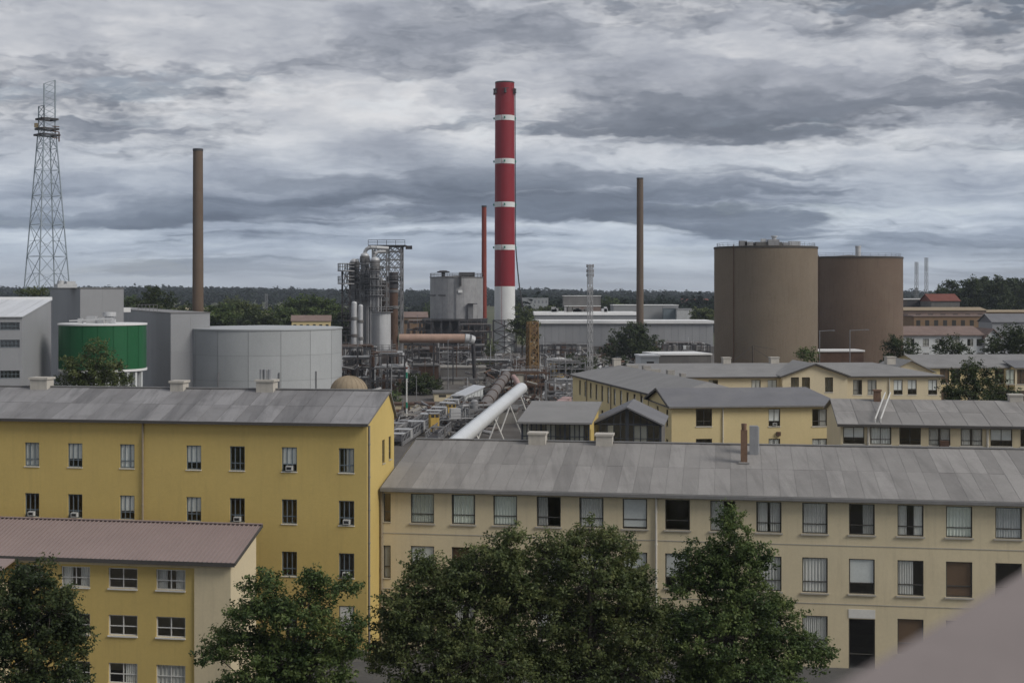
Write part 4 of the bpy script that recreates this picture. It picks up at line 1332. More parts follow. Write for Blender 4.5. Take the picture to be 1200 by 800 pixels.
def striped_stack():
    Y = 487.0
    o = thing('chimney', 'tallest chimney, red with white bands and a white foot in a steel cage', 'chimney', 591.5, Y)
    def rad(py): return (24.6 + (22.4 - 24.6) * (413 - py) / (413 - 97)) / 2 / F * Y
    cuts = [(415, 335.5, 'stack_white'), (335.5, 293, 'stack_red'), (293, 287, 'stack_white'), (287, 243, 'stack_red'), (243, 237, 'stack_white'), (237, 192.5, 'stack_red'),
            (192.5, 186.5, 'stack_white'), (186.5, 142, 'stack_red'), (142, 136, 'stack_white'), (136, 97, 'stack_red')]
    lights = MB()
    for a, b, m in cuts:
        za, zb_ = max(0, HZ(a, Y)), HZ(b, Y)
        if a == 415: za = 0
        nm = 'band' if (m == 'stack_white' and a < 400) else 'shaft'
        ex = 0.04 if nm == 'band' else 0.0
        MB().lathe([(rad(a) + ex, za), (rad(b) + ex, zb_)], 40).build(nm, M[m], o)
        if nm == 'band':
            zc = (za + zb_) / 2
            for k in range(4):
                t = k * math.pi / 2
                x, y = (rad(a) + 0.35) * math.cos(t), (rad(a) + 0.35) * math.sin(t)
                MB().tube((x, y, zc - 0.35), (x, y, zc + 0.35), 0.25, 0.25, 8).build('obstruction_light', M['signal_green'], o)
    zt = HZ(97, Y)
    rt = rad(97)
    MB().lathe([(rt + 0.05, zt - 0.3), (rt + 0.05, zt + 0.15), (rt - 0.5, zt + 0.15), (rt - 0.5, zt - 4)], 40).build('rim', M['steel_dark'], o)
    # brackets with floodlights below the rim
    zl = HZ(107.5, Y)
    for k in range(6):
        t = -math.pi / 2 + k * math.pi / 3 + 0.05
        c, s = math.cos(t), math.sin(t)
        b = MB()
        b.beam((c * rt, s * rt, zl - 1.0), (c * (rt + 0.9), s * (rt + 0.9), zl), 0.22)
        b.beam((c * rt, s * rt, zl + 0.4), (c * (rt + 0.9), s * (rt + 0.9), zl + 0.1), 0.22)
        b.tube((c * (rt + 0.7), s * (rt + 0.7), zl - 0.9), (c * (rt + 0.7), s * (rt + 0.7), zl + 0.7), 0.5, 0.35, 8)
        b.beam((-s * 1.2 + c * (rt + 0.55), c * 1.2 + s * (rt + 0.55), zl + 0.7), (s * 1.2 + c * (rt + 0.55), -c * 1.2 + s * (rt + 0.55), zl + 0.7), 0.25)
        b.build('lamp_bracket', M['steel_dark'], o)
    # steel cage round the foot
    zc = HZ(375, Y)
    cage = MB()
    h = rad(413) + 0.35
    lattice(cage, h, h, 0, zc, 3, 0.4, 0.28)
    for k in range(4):
        sx, sy = ((0, -1), (1, 0), (0, 1), (-1, 0))[k]
        cage.beam((sx * h, sy * h, 0), (sx * h, sy * h, zc), 0.28)
    cage.build('cage', M['steel_dark'], o)
    # cable tray and power cable down the right flank
    q = MB()
    pts = []
    for py, px in ((290, 604.5), (300, 605.2), (315, 606.5), (330, 608.0), (345, 610.0), (360, 613.0), (378, 618.0)):
        pts.append(Vector((GX(px, Y) - o.location.x, 0.0, HZ(py, Y))))
    q.path(pts, 0.22, 6)
    q.path([Vector((rad(150) + 0.2, 0, zt - 2)), Vector((rad(293) + 0.25, 0, HZ(290, Y))), pts[0]], 0.16, 6)
    q.build('cable', M['steel_dark'], o)
    l = MB()
    l.beam((-1.1, -rad(300) - 0.35, 10), (-1.1, -rt - 0.3, zt - 1), 0.10)
    l.build('ladder', M['stack_red'], o)
striped_stack()

# lattice towers
def radio_tower():
    Y = 262.0
    o = thing('lattice_tower', 'tall blue-grey steel lattice tower with stepped top at the left', 'tower', 55.0, Y, R(45))
    k = 1 / F * Y
    yaw = R(45)
    wf = abs(math.cos(yaw)) + abs(math.sin(yaw))            # silhouette width of a turned square
    hb = 54 * k / 2 / wf * 1.0
    zb, zm = HZ(343, Y), HZ(160, Y)
    z_plat = HZ(158, Y)
    ht = 21.5 * k / 2 / wf
    slope_ = (hb - ht) / (zm - zb)
    h0 = hb + slope_ * zb
    segs = 9
    for i in range(segs):
        # sections get shorter towards the top
        t0, t1 = i / segs, (i + 1) / segs
        e0, e1 = 1 - (1 - t0) ** 1.35, 1 - (1 - t1) ** 1.35
        za, zc = z_plat * e0, z_plat * e1
        b = MB()
        lattice(b, h0 - slope_ * za, h0 - slope_ * zc, za, zc, 1, 0.0, 0.085)
        # inner secondary struts
        ha, hc = h0 - slope_ * za, h0 - slope_ * zc
        zm_ = (za + zc) / 2
        hm = (ha + hc) / 2
        for c in range(4):
            ax, ay = ((-1, -1), (1, -1), (1, 1), (-1, 1))[c]
            bx, by = ((-1, -1), (1, -1), (1, 1), (-1, 1))[(c + 1) % 4]
            mid = ((ax + bx) / 2 * hm, (ay + by) / 2 * hm, zm_)
            b.beam((ax * ha * 0.999, ay * ha * 0.999, zm_ - (zc - za) * 0.25), mid, 0.055)
            b.beam((bx * hm, by * hm, zm_), mid, 0.055)
        b.build('bracing', M['steel_blue'], o)
    for c in range(4):
        sx, sy = ((-1, -1), (1, -1), (1, 1), (-1, 1))[c]
        MB().beam((sx * h0, sy * h0, 0), (sx * ht, sy * ht, z_plat), 0.18).build('leg', M['steel_blue'], o)
    for py, ex in ((158.5, 0.5), (151.5, 0.35), (140, 0.25)):
        z = HZ(py, Y)
        hh = ht + ex
        b = MB()
        for c in range(4):
            ax, ay = ((-1, -1), (1, -1), (1, 1), (-1, 1))[c]
            bx, by = ((-1, -1), (1, -1), (1, 1), (-1, 1))[(c + 1) % 4]
            b.beam((ax * hh, ay * hh, z), (bx * hh, by * hh, z), 0.3, 0.34)
        b.build('platform', M['steel_dark'], o)
    # upper lattice: square shaft to the lower step, then one side frame carried higher
    hh = ht * 0.9
    z1, zl, zh = HZ(125, Y), HZ(99.5, Y), HZ(94, Y)
    def panel(A, B_, za, zb_a, zb_b, n):
        b = MB()
        a0, a1 = Vector((*A, za)), Vector((*A, zb_a))
        c0, c1 = Vector((*B_, za)), Vector((*B_, zb_b))
        b.beam(a0, a1, 0.2).beam(c0, c1, 0.2).beam(a1, c1, 0.12)
        for j in range(n):
            p0, p1 = a0.lerp(a1, j / n), a0.lerp(a1, (j + 1) / n)
            q0, q1 = c0.lerp(c1, j / n), c0.lerp(c1, (j + 1) / n)
            b.beam(p0, q1, 0.085).beam(q0, p1, 0.085)
        b.build('mast', M['steel_blue'], o)
    panel((-hh, -hh), (hh, -hh), z_plat, zl, zh, 8)
    panel((-hh, hh), (-hh, -hh), z_plat, z1, z1, 4)
    MB().tube((-ht - 0.5, ht - 0.4, HZ(150, Y)), (-ht - 0.5, ht - 0.4, HZ(145, Y)), 0.38, 0.38, 10).build('antenna', mat('antenna_tan', (0.42, 0.33, 0.2), 0.7), o)
    q = MB()
    for dz in (0, 1.2, 2.2):
        q.beam((ht * 0.3, -ht - 0.25, HZ(162, Y) + dz), (ht + 0.5, -ht - 0.25, HZ(162, Y) + dz), 0.16)
    q.tube((ht + 0.5, -ht - 0.2, HZ(166, Y)), (ht + 0.5, -ht - 0.2, HZ(155, Y)), 0.13, 0.13, 8)
    q.build('antenna_rack', M['rust'], o)
radio_tower()

def mast(name, label, px, Y, py_top, wpx, m, n, leg=0.10, br=0.06, yaw=0.3, head=False, w_base=None):
    o = thing(name, label, 'mast', px, Y, yaw)
    h = wpx / F * Y / 2 / (abs(math.cos(yaw)) + abs(math.sin(yaw)))
    zt = HZ(py_top, Y)
    hb = h * (w_base or 1.15)
    per = 8
    for i in range(0, n, per):
        b = MB()
        t0, t1 = i / n, min(1.0, (i + per) / n)
        lattice(b, hb + (h - hb) * t0, hb + (h - hb) * t1, zt * t0, zt * t1, per, leg, br)
        b.build('section', m, o)
    if head:
        q = MB()
        for j, z in enumerate((zt - 0.2, zt - 0.9, zt - 1.5)):
            q.tube((0.45, -0.1, z - 0.25), (0.45, -0.1, z + 0.25), 0.11, 0.11, 8)
            q.tube((-0.45, 0.1, z - 0.2), (-0.45, 0.1, z + 0.2), 0.1, 0.1, 8)
            q.beam((-0.6, 0, z), (0.6, 0, z), 0.1)
        q.build('antenna', M['steel_grey'], o)
    return o
mast('lattice_mast', 'slender grey lattice mast with antennas beside the yellow wing', 691.5, 193.0, 310, 6.0, M['process_grey'], 18, 0.06, 0.035, 0.5, True)
mast('lattice_mast', 'far lattice mast right of the silos, the shorter of two', 1074, 900.0, 307, 3.5, M['steel_grey'], 10, 0.13, 0.07)
mast('lattice_mast', 'far lattice mast right of the silos, the taller of two', 1085.5, 900.0, 302, 3.5, M['steel_grey'], 10, 0.13, 0.07)
mast('transmission_pylon', 'faint far pylon in front of the wooded hill above the grey tank', 312, 1100.0, 344, 3.0, M['steel_grey'], 8, 0.2, 0.12)

# ---- process columns left of the striped stack
PY = 330.0
def vessel(name, label, px, Y, py0, py1, wpx, m, rings=(), cap=True, cat='vessel', n=28, capm=None, legs=False):
    o = thing(name, label, cat, px, Y)
    r = wpx / 2 / F * Y
    z0, z1 = max(0.0, HZ(py0, Y)), HZ(py1, Y)
    dh = r * 0.7
    b = MB().lathe([(r, 0 if not legs else z0), (r, z1 - (dh if cap else 0))], n)
    b.build('shell', m, o)
    if cap:
        MB().lathe([(r, z1 - dh)] + [(r * math.cos(t), z1 - dh + dh * math.sin(t)) for t in np.linspace(0.2, 1.56, 6)], n).build('cap', capm or m, o)
    else:
        MB().disc(r, z1, n).build('cap', capm or m, o)
    for py in rings:
        z = HZ(py, Y)
        MB().lathe([(r + 0.02, z - 0.35), (r + 0.16, z - 0.3), (r + 0.16, z + 0.3), (r + 0.02, z + 0.35)], n).build('flange', M['process_dark'], o)
    if legs:
        q = MB()
        for k in range(6):
            t = k * math.pi / 3
            q.beam((r * .9 * math.cos(t), r * .9 * math.sin(t), 0), (r * .9 * math.cos(t), r * .9 * math.sin(t), z0 + 0.3), 0.3)
        q.build('leg', M['steel_dark'], o)
    return o, r, z0, z1
def platform(o, r, z, w=1.3, m='steel_grey'):
    b = MB().lathe([(r, z), (r + w, z), (r + w, z + 0.15), (r, z + 0.15)], 20)
    railing(b, ring(r + w - 0.1, 14), z + 0.15, 1.1, 0.10, 1.2, True)
    b.build('platform', M[m], o)

for label, px, Y, pyt, w, plats, rings in (
        ('grey process column with domed pale cap, leftmost of three', 415.5, 334.0, 303, 10.6, (316, 325, 333, 345, 356), (309, 313)),
        ('tall process column with bent pipe at its top, middle of three', 427.5, 330.0, 296, 10.0, (310, 322, 331, 339, 352), (302, 306)),
        ('pale process column showing between the left and middle columns', 421.5, 348.0, 322, 8.5, (335, 350), (328,)),
        ('pale process column showing right of the stacked-ring column', 446.5, 350.0, 326, 8.5, (338, 352), (331,)),
        ('pale process column half hidden behind the other columns', 433.5, 345.0, 312, 8.0, (322, 332, 344), (318,)),
        ('grey process column with stacked rings, rightmost of three', 439.5, 326.0, 301, 10.6, (318, 326, 335, 346), (307, 311, 315))):
    o, r, z0, z1 = vessel('process_column', label, px, Y, 430, pyt, w, M['process_grey'], rings, capm=M['process_light'])
    MB().lathe([(r + 0.05, HZ(pyt + 15, Y)), (r + 0.05, HZ(pyt + 5, Y))], 28).build('sleeve', M['process_grey'], o)
    for p in plats: platform(o, r, HZ(p, Y), 1.0 + (p % 3) * 0.25)
    q = MB()
    for a, rr_ in ((-2.2, 0.16), (-1.0, 0.22), (-0.3, 0.14)):
        x, y = (r + 0.5) * math.cos(a), (r + 0.5) * math.sin(a)
        q.tube((x, y, 2), (x, y, z1 - 4 - 3 * rr_), rr_, rr_, 8)
        q.tube((x, y, z1 - 4 - 3 * rr_), (x * 0.4, y * 0.4, z1 - 3), rr_, rr_, 8)
    q.build('riser_pipe', M['process_grey'], o)
o = thing('overhead_pipe', 'bent overhead pipe arching from the middle process column to the steel frame', 'pipe', 427.5, 330.0)
z = lambda py: HZ(py, 330.0)
xx = lambda px: GX(px, 330.0) - o.location.x
pts = [(0, 0, z(297)), (xx(428.5), -0.1, z(293.5)), (xx(431), -0.3, z(291)), (xx(435), -0.5, z(290)), (xx(441), -0.4, z(290.2)), (xx(455), 0.5, z(291))]
MB().path(pts, 0.45, 12).build('pipe', M['process_light'], o)
pts = [(xx(439.5), -3, z(302)), (xx(440), -3, z(298)), (xx(443), -2, z(295.5)), (xx(452), -1, z(295))]
MB().path(pts, 0.4, 12).build('pipe', M['process_grey'], o)
for label, px, w, pyt in (('thin pale vertical vessel, left of a pair in front of the columns', 415.2, 6.4, 353), ('thin pale vertical vessel, right of a pair in front of the columns', 422.6, 5.6, 356.5)):
    o, r, z0, z1 = vessel('slim_vessel', label, px, 305.0, 412, pyt, w, M['process_light'], (pyt + 20, pyt + 40), legs=True)
o, r, z0, z1 = vessel('process_vessel', 'fat silver two-tone vessel at the foot of the columns', 446.5, 308.0, 415, 366, 23, M['process_light'], (), cap=False, legs=True)
platform(o, r, HZ(366, 308.0), 0.5, 'steel_grey')
MB().lathe([(r + 0.03, HZ(411, 308.0)), (r + 0.03, HZ(368, 308.0))], 12, a0=-2.9, a1=-1.62).build('jacket', M['process_grey'], o)
platform(o, r, HZ(410, 308.0), 1.2)
o, r, z0, z1 = vessel('rusty_stack', 'short rusty brown stack with dark top joined to the salmon duct', 461.5, 318.0, 440, 319, 10, M['rust'], (341, 360), cap=False)
MB().lathe([(r + 0.05, HZ(338, 318.0)), (r + 0.05, HZ(319.5, 318.0))], 28).build('sleeve', M['steel_dark'], o)
platform(o, r, HZ(330, 318.0), 0.7)
o, r, z0, z1 = vessel('process_column', 'stubby dark brown column behind the rusty stack', 451, 340.0, 440, 331, 9, mat('column_brown', (0.07, 0.05, 0.042), 0.85, 0.2, 0.6), (340, 350), cap=False)

def steel_frame():
    Y = 338.0
    o = thing('steel_frame', 'open steel lattice frame with flat top deck above the process columns', 'frame', 455, Y)
    x0, x1 = GX(438, Y) - o.location.x, GX(471, Y) - o.location.x
    zt = HZ(289, Y)
    xm = GX(454.5, Y) - o.location.x
    rows = [HZ(p, Y) for p in (430, 400, 375, 352, 340, 329, 313.5, 304.5, 295)] + [zt]
    for y in (-3.0, 3.0):
        for x in (x0, xm, x1):
            MB().beam((x, y, 0), (x, y, zt), 0.38).build('column', M['steel_grey'], o)
    for za, zb_ in zip(rows[:-1], rows[1:]):
        b = MB()
        for y in (-3.0, 3.0):
            for xa, xb in ((x0, xm), (xm, x1)):
                nn = 2
                for k in range(nn):
                    u0, u1 = xa + (xb - xa) * k / nn, xa + (xb - xa) * (k + 1) / nn
                    b.beam((u0, y, za), (u1, y, zb_), 0.17).beam((u1, y, za), (u0, y, zb_), 0.17)
            b.beam((x0, y, zb_), (x1, y, zb_), 0.26)
        b.beam((x1, -3, za), (x1, 3, zb_), 0.15).beam((x1, 3, za), (x1, -3, zb_), 0.15)
        b.build('bracing', M['steel_grey'], o)
    d = MB().box(x0 - 1.0, x1 + 1.2, -3.6, 3.6, zt, zt + 0.3)
    railing(d, [(x0 - 1, -3.5), (x1 + 1, -3.5)], zt + 0.3, 1.2, 0.11, 2.2)
    d.box(x1 + 1.0, x1 + 2.6, -1.2, -0.6, zt - 0.7, zt + 0.2)
    d.build('deck', M['steel_dark'], o)
    # side gallery with round landings on the left
    o2 = thing('access_tower', 'spindly access tower with round landings at the left of the columns', 'tower', 405.5, 325.0)
    b = MB()
    lattice(b, 0.9, 0.9, 0, HZ(318, 325.0), 10, 0.2, 0.11)
    b.build('shaft', M['steel_dark'], o2)
    for py in (318, 333, 376, 393):
        z_ = HZ(py, 325.0)
        b = MB().lathe([(0.3, z_), (2.0, z_), (2.0, z_ + 0.25), (0.3, z_ + 0.25)], 16)
        railing(b, ring(1.9, 10), z_ + 0.25, 1.6, 0.14, 1.2, True)
        b.build('landing', M['process_grey'] if py < 340 else M['steel_dark'], o2)
steel_frame()

# salmon duct
def salmon_duct():
    Y = 318.0
    o = thing('duct', 'long horizontal salmon-coloured duct with a silver elbow, left of the striped stack', 'duct', 468, Y)
    L = GX(545, Y) - o.location.x
    z_ = HZ(396.5, Y)
    r = 5.3 / F * Y
    n = 6
    for k in range(n):
        MB().tube((L * k / n + 0.02, 0, z_), (L * (k + 1) / n - 0.02, 0, z_), r, r, 24).build('section', M['duct_salmon'], o)
        if k: MB().tube((L * k / n - 0.1, 0, z_), (L * k / n + 0.1, 0, z_), r + 0.03, r + 0.03, 24).build('flange', M['duct_salmon'], o)
    pts = [Vector((L, 0, z_)), Vector((L + 1.0, 0.1, z_ - 0.1)), Vector((L + 1.8, 0.6, z_ - 0.5))]
    b = MB()
    for a, c in zip(pts[:-1], pts[1:]): b.tube(a, c, r * 1.04, r * 1.04, 20)
    b.build('elbow', M['process_light'], o)
    MB().tube(pts[-1], (L + 2.3, 1.6, 0), r * 0.45, r * 0.45, 16).build('drop_pipe', M['steel_dark'], o)
    for x in (3, 8, 12.5):
        q = MB().beam((x, -0.8, 0), (x, -0.2, z_ - r), 0.25).beam((x, 0.8, 0), (x, 0.2, z_ - r), 0.25).beam((x, -0.6, z_ * 0.5), (x, 0.6, z_ * 0.5), 0.15)
        q.build('trestle', M['steel_dark'], o)
salmon_duct()

# boxy grey tank on steelwork
def grey_drum():
    Y = 440.0
    z0, zt = HZ(373, Y), HZ(325.5, Y)
    o = thing('raised_tank', 'grey drum tank with vents on top, raised on dark steelwork left of the striped stack', 'tank', 535, Y)
    r = 31 / F * Y
    nc = 10
    MB().lathe([(r - 0.06, z0), (r - 0.06, zt)], 48).build('shell', M['tank_seam'], o)
    da = 2 * math.pi / nc
    me = MB().lathe([(r, z0 + 0.03), (r, zt - 0.03)], 6, a0=0.003, a1=da - 0.003).mesh('plate', M['process_grey'])
    for k in range(nc): inst(me, 'plate', o, (0, 0, 0), k * da)
    b = MB().lathe([(r + 0.2, zt), (r + 0.2, zt + 0.25), (0.01, zt + 0.7)], 48)
    b.build('roof', M['process_dark'], o)
    q = MB()
    railing(q, ring(r - 0.1, 30), zt + 0.2, 1.2, 0.10, 2.0, True)
    q.build('railing', M['steel_grey'], o)
    v = MB().tube((-4.0, -5, zt), (-4.0, -5, zt + 1.6), 0.6, 0.6, 12).lathe([(1.9, zt + 1.6), (2.1, zt + 1.9), (0.9, zt + 2.3), (0.01, zt + 2.3)], 16, -4.0, -5)
    v.build('vent', M['steel_dark'], o)
    MB().box(1.0, 6.0, -6.2, -3.2, zt + 0.3, zt + 1.7).build('vent', M['steel_dark'], o)
    MB().box(1.2, 1.9, -r - 0.7, -r + 0.3, zt - 2.6, zt + 0.3).build('hood', M['steel_dark'], o)
    q = MB()
    q.beam((0.2, -r - 0.2, z0), (0.2, -r - 0.2, zt), 0.25)
    q.build('pipe', M['steel_grey'], o)
    MB().box(0.9, 2.2, -r - 0.35, -r + 0.2, HZ(343, Y), HZ(340, Y)).build('lamp', M['white_roof_edge'], o)
    MB().box(4.0, 5.6, -r - 0.1, -r + 1.0, z0, HZ(356, Y)).build('door', M['steel_grey'], o)
    MB().box(3.9, 6.9, -r - 0.9, -r + 1.0, HZ(356, Y), HZ(355.2, Y)).build('canopy', M['steel_dark'], o)
    q = MB().beam((-r * 0.98, -3.5, HZ(346, Y)), (-3.2, -r - 0.05, HZ(346, Y)), 0.3)
    q.build('band', M['steel_dark'], o)
    # support deck and legs
    q = MB().box(-r - 2, r + 1.5, -r - 1, r, z0 - 0.6, z0)
    q.build('deck', M['steel_dark'], o)
    for i in range(8):
        for y in (-r - 0.5, 0, r - 1):
            x = -r - 1.5 + (2 * r + 2.5) * i / 7
            inst(box_mesh('gdleg', 'leg', M['steel_dark'], -0.25, 0.25, -0.25, 0.25, 0, z0 - 0.6), 'leg', o, (x, y, 0))
    b = MB()
    for i in range(7):
        xa, xb = -r - 1.5 + (2 * r + 2.5) * i / 7, -r - 1.5 + (2 * r + 2.5) * (i + 1) / 7
        b.beam((xa, -r - 0.5, 0), (xb, -r - 0.5, z0 - 0.6), 0.2)
        if i % 2: b.beam((xb, -r - 0.5, 0), (xa, -r - 0.5, z0 - 0.6), 0.2)
        b.beam((xa, -r - 0.5, z0 * 0.5), (xb, -r - 0.5, z0 * 0.5), 0.3)
    b.build('bracing', M['steel_dark'], o)
    MB().box(-r - 1, r + 1, -r + 1.5, r - 2, 0, z0 - 0.65).build('plant_room', M['steel_dark'], o)
grey_drum()

# pipe racks and steelwork: columns, beams, runs of pipe, small vessels
def pipe_rack(label, px0, px1, py_top, Y, depth, levels, seed, mcol='steel_dark', yaw=0.0, density=1.0):
    rr = random.Random(seed)
    o = thing('pipe_rack', label, 'pipe rack', px0, Y, yaw, 'steel pipe racks in the yard')
    L = (px1 - px0) / F * Y
    zt = HZ(py_top, Y)
    nb = max(2, int(L / 4.0))
    cm = box_mesh(('rk', round(zt, 1), mcol), 'column', M[mcol], -0.17, 0.17, -0.17, 0.17, 0, zt)
    for i in range(nb + 1):
        for y in (0, depth):
            inst(cm, 'column', o, (L * i / nb, y, 0), 0.0)
    zs = [zt * (k + 1) / levels for k in range(levels)]
    for j, z_ in enumerate(zs):
        b = MB()
        for y in (0, depth): b.beam((0, y, z_), (L, y, z_), 0.28)
        for i in range(nb + 1): b.beam((L * i / nb, 0, z_), (L * i / nb, depth, z_), 0.24)
        for i in range(nb):
            if rr.random() < 0.45:
                zl = zs[j - 1] if j else 0
                b.beam((L * i / nb, 0, zl), (L * (i + 1) / nb, 0, z_), 0.16)
        b.build('beam', M[mcol], o)
        for k in range(rr.randint(2, 4)):
            r = rr.choice([0.12, 0.16, 0.24, 0.34])
            y = rr.uniform(0.2, depth - 0.2)
            x0, x1 = rr.uniform(-0.5, L * 0.3), rr.uniform(L * 0.6, L + 0.8)
            pts = [(x0, y, max(0.2, z_ - rr.uniform(1, 4))), (x0, y, z_ + r + 0.15), (x1, y, z_ + r + 0.15), (x1, y, max(0.2, z_ - rr.uniform(0.5, 4)))]
            MB().path(pts, r, 8).build('pipe', M[rr.choice(['process_grey', 'process_dark', 'rust', 'process_light', 'pipe_grey', 'steel_grey'])], o)
    for k in range(int(L / 3 * density)):
        x, y = rr.uniform(0.5, L - 0.5), rr.uniform(0, depth)
        z_ = rr.choice([0] + zs[:-1])
        h = rr.uniform(1.4, 3.2)
        m = M[rr.choice(['process_grey', 'process_dark', 'process_dark', 'rust', 'pipe_grey', 'dark_concrete', 'process_light'])]
        if rr.random() < 0.5:
            r = rr.uniform(0.4, 0.95)
            MB().lathe([(r, z_), (r, z_ + h), (r * 0.6, z_ + h + r * 0.45), (0.01, z_ + h + r * 0.5)], 12, x, y).build('vessel', m, o)
        else:
            w, d = rr.uniform(0.6, 1.8), rr.uniform(0.5, 1.5)
            MB().box(x - w / 2, x + w / 2, y - d / 2, y + d / 2, z_, z_ + h).build('equipment_box', m, o)
    q = MB()
    railing(q, [(0, 0), (L, 0)], zt + 0.14, 1.1, 0.08, 1.6)
    q.build('railing', M['steel_grey'], o)
    for k in range(int(2 + L / 8)):
        x, y = rr.uniform(0, L), rr.uniform(0, depth)
        MB().tube((x, y, 0), (x, y, zt + rr.uniform(0.5, 4.0)), 0.10, 0.07, 6).build('vent_pipe', M['process_light' if rr.random() < 0.4 else 'steel_grey'], o)
    return o
pipe_rack('steel pipe rack under the thin pale vessels', 398, 440, 408, 300.0, 6, 4, 1)
pipe_rack('low steel pipe rack below the silver vessel', 434, 474, 417, 288.0, 6, 3, 2)
pipe_rack('tall dark steel rack under the salmon duct', 470, 512, 404, 345.0, 7, 4, 3)
pipe_rack('dark steel rack between the salmon duct elbow and the caged stack foot', 538, 574, 381, 425.0, 8, 5, 4)
pipe_rack('steel rack with many pipes just below the salmon duct', 486, 552, 410, 372.0, 9, 4, 5)
pipe_rack('steel rack at the foot of the striped stack', 552, 622, 423, 380.0, 8, 2, 6, 'rust')
pipe_rack('long low rack in front of the long grey warehouse', 632, 690, 405, 430.0, 7, 3, 7)
pipe_rack('rack of thin pipes left of the lattice mast', 640, 686, 425, 330.0, 6, 3, 8, 'steel_grey')
pipe_rack('rusty rack by the end of the silver tube', 588, 640, 436, 288.0, 6, 3, 9, 'rust')
pipe_rack('low rack beside the yellow wing, with pale pipes', 640, 690, 448, 250.0, 5, 2, 10, 'steel_grey')
pipe_rack('rack behind the ochre gable with green pole in front', 446, 490, 437, 300.0, 6, 3, 11)
pipe_rack('knee-high maze of pipes between the hopper house and the silver tube', 550, 584, 480, 216.0, 6, 2, 14, 'steel_grey', 0.3, 2.0)
pipe_rack('low pipe maze beside the dark open conveyor, left of the silver tube', 526, 556, 494, 204.0, 5, 2, 15, 'steel_dark', 0.3, 2.0)
pipe_rack('dark steel frame behind the dull tube and the concrete bunkers', 548, 600, 424, 340.0, 6, 3, 16, 'steel_dark', 0.0, 1.6)
pipe_rack('rack of the dark steelwork left of the grey drum tank', 478, 505, 378, 430.0, 6, 5, 12)
pipe_rack('rack right of the long grey warehouse front, behind the dark round tree', 765, 832, 404, 440.0, 6, 2, 13)

# rusty tower
def rusty_tower():
    Y = 300.0
    o = thing('rusty_tower', 'orange rusty lattice tower clad with plates, right of the striped stack', 'tower', 624, Y, 0.35)
    zt = HZ(377, Y)
    b = MB()
    lattice(b, 1.05, 0.95, 0, zt, 9, 0.26, 0.16)
    b.build('frame', M['rust_orange'], o)
    rr = random.Random(5)
    for k in range(9):
        z0 = zt * k / 9
        for f in range(4):
            for q_ in range(4):
                if rr.random() < 0.7:
                    w, x = rr.uniform(0.12, 0.4), rr.uniform(-0.6, 0.6)
                    zq = z0 + rr.uniform(0.0, zt / 9 * 0.6)
                    me = MB().box(x - w, x + w, -1.02 + q_ * 0.02, -0.99 + q_ * 0.02, zq, zq + rr.uniform(0.3, 0.9))
                    me.build('cladding_plate', M[rr.choice(['rust_orange', 'rust_orange', 'rust', 'dome_tan'])], o, (0, 0, 0), f * math.pi / 2)
    o2 = thing('rusty_gantry', 'low rusty gantry around the foot of the orange tower', 'gantry', 612, 285.0, 0.2)
    b = MB()
    for x in (-2, 0.5, 3, 5.5):
        for y in (-1.5, 1.5): b.beam((x, y, 0), (x, y, 4.6), 0.22)
    for z_ in (2.2, 4.6):
        for y in (-1.5, 1.5): b.beam((-2, y, z_), (5.5, y, z_), 0.24)
    railing(b, [(-2, -1.5), (5.5, -1.5)], 4.7, 1.1, 0.08, 1.2)
    b.build('frame', M['rust'], o2)
    MB().box(-1.4, 0.2, -1.2, 1.2, 2.4, 4.4).build('hopper', M['sill_stone'], o2)
rusty_tower()

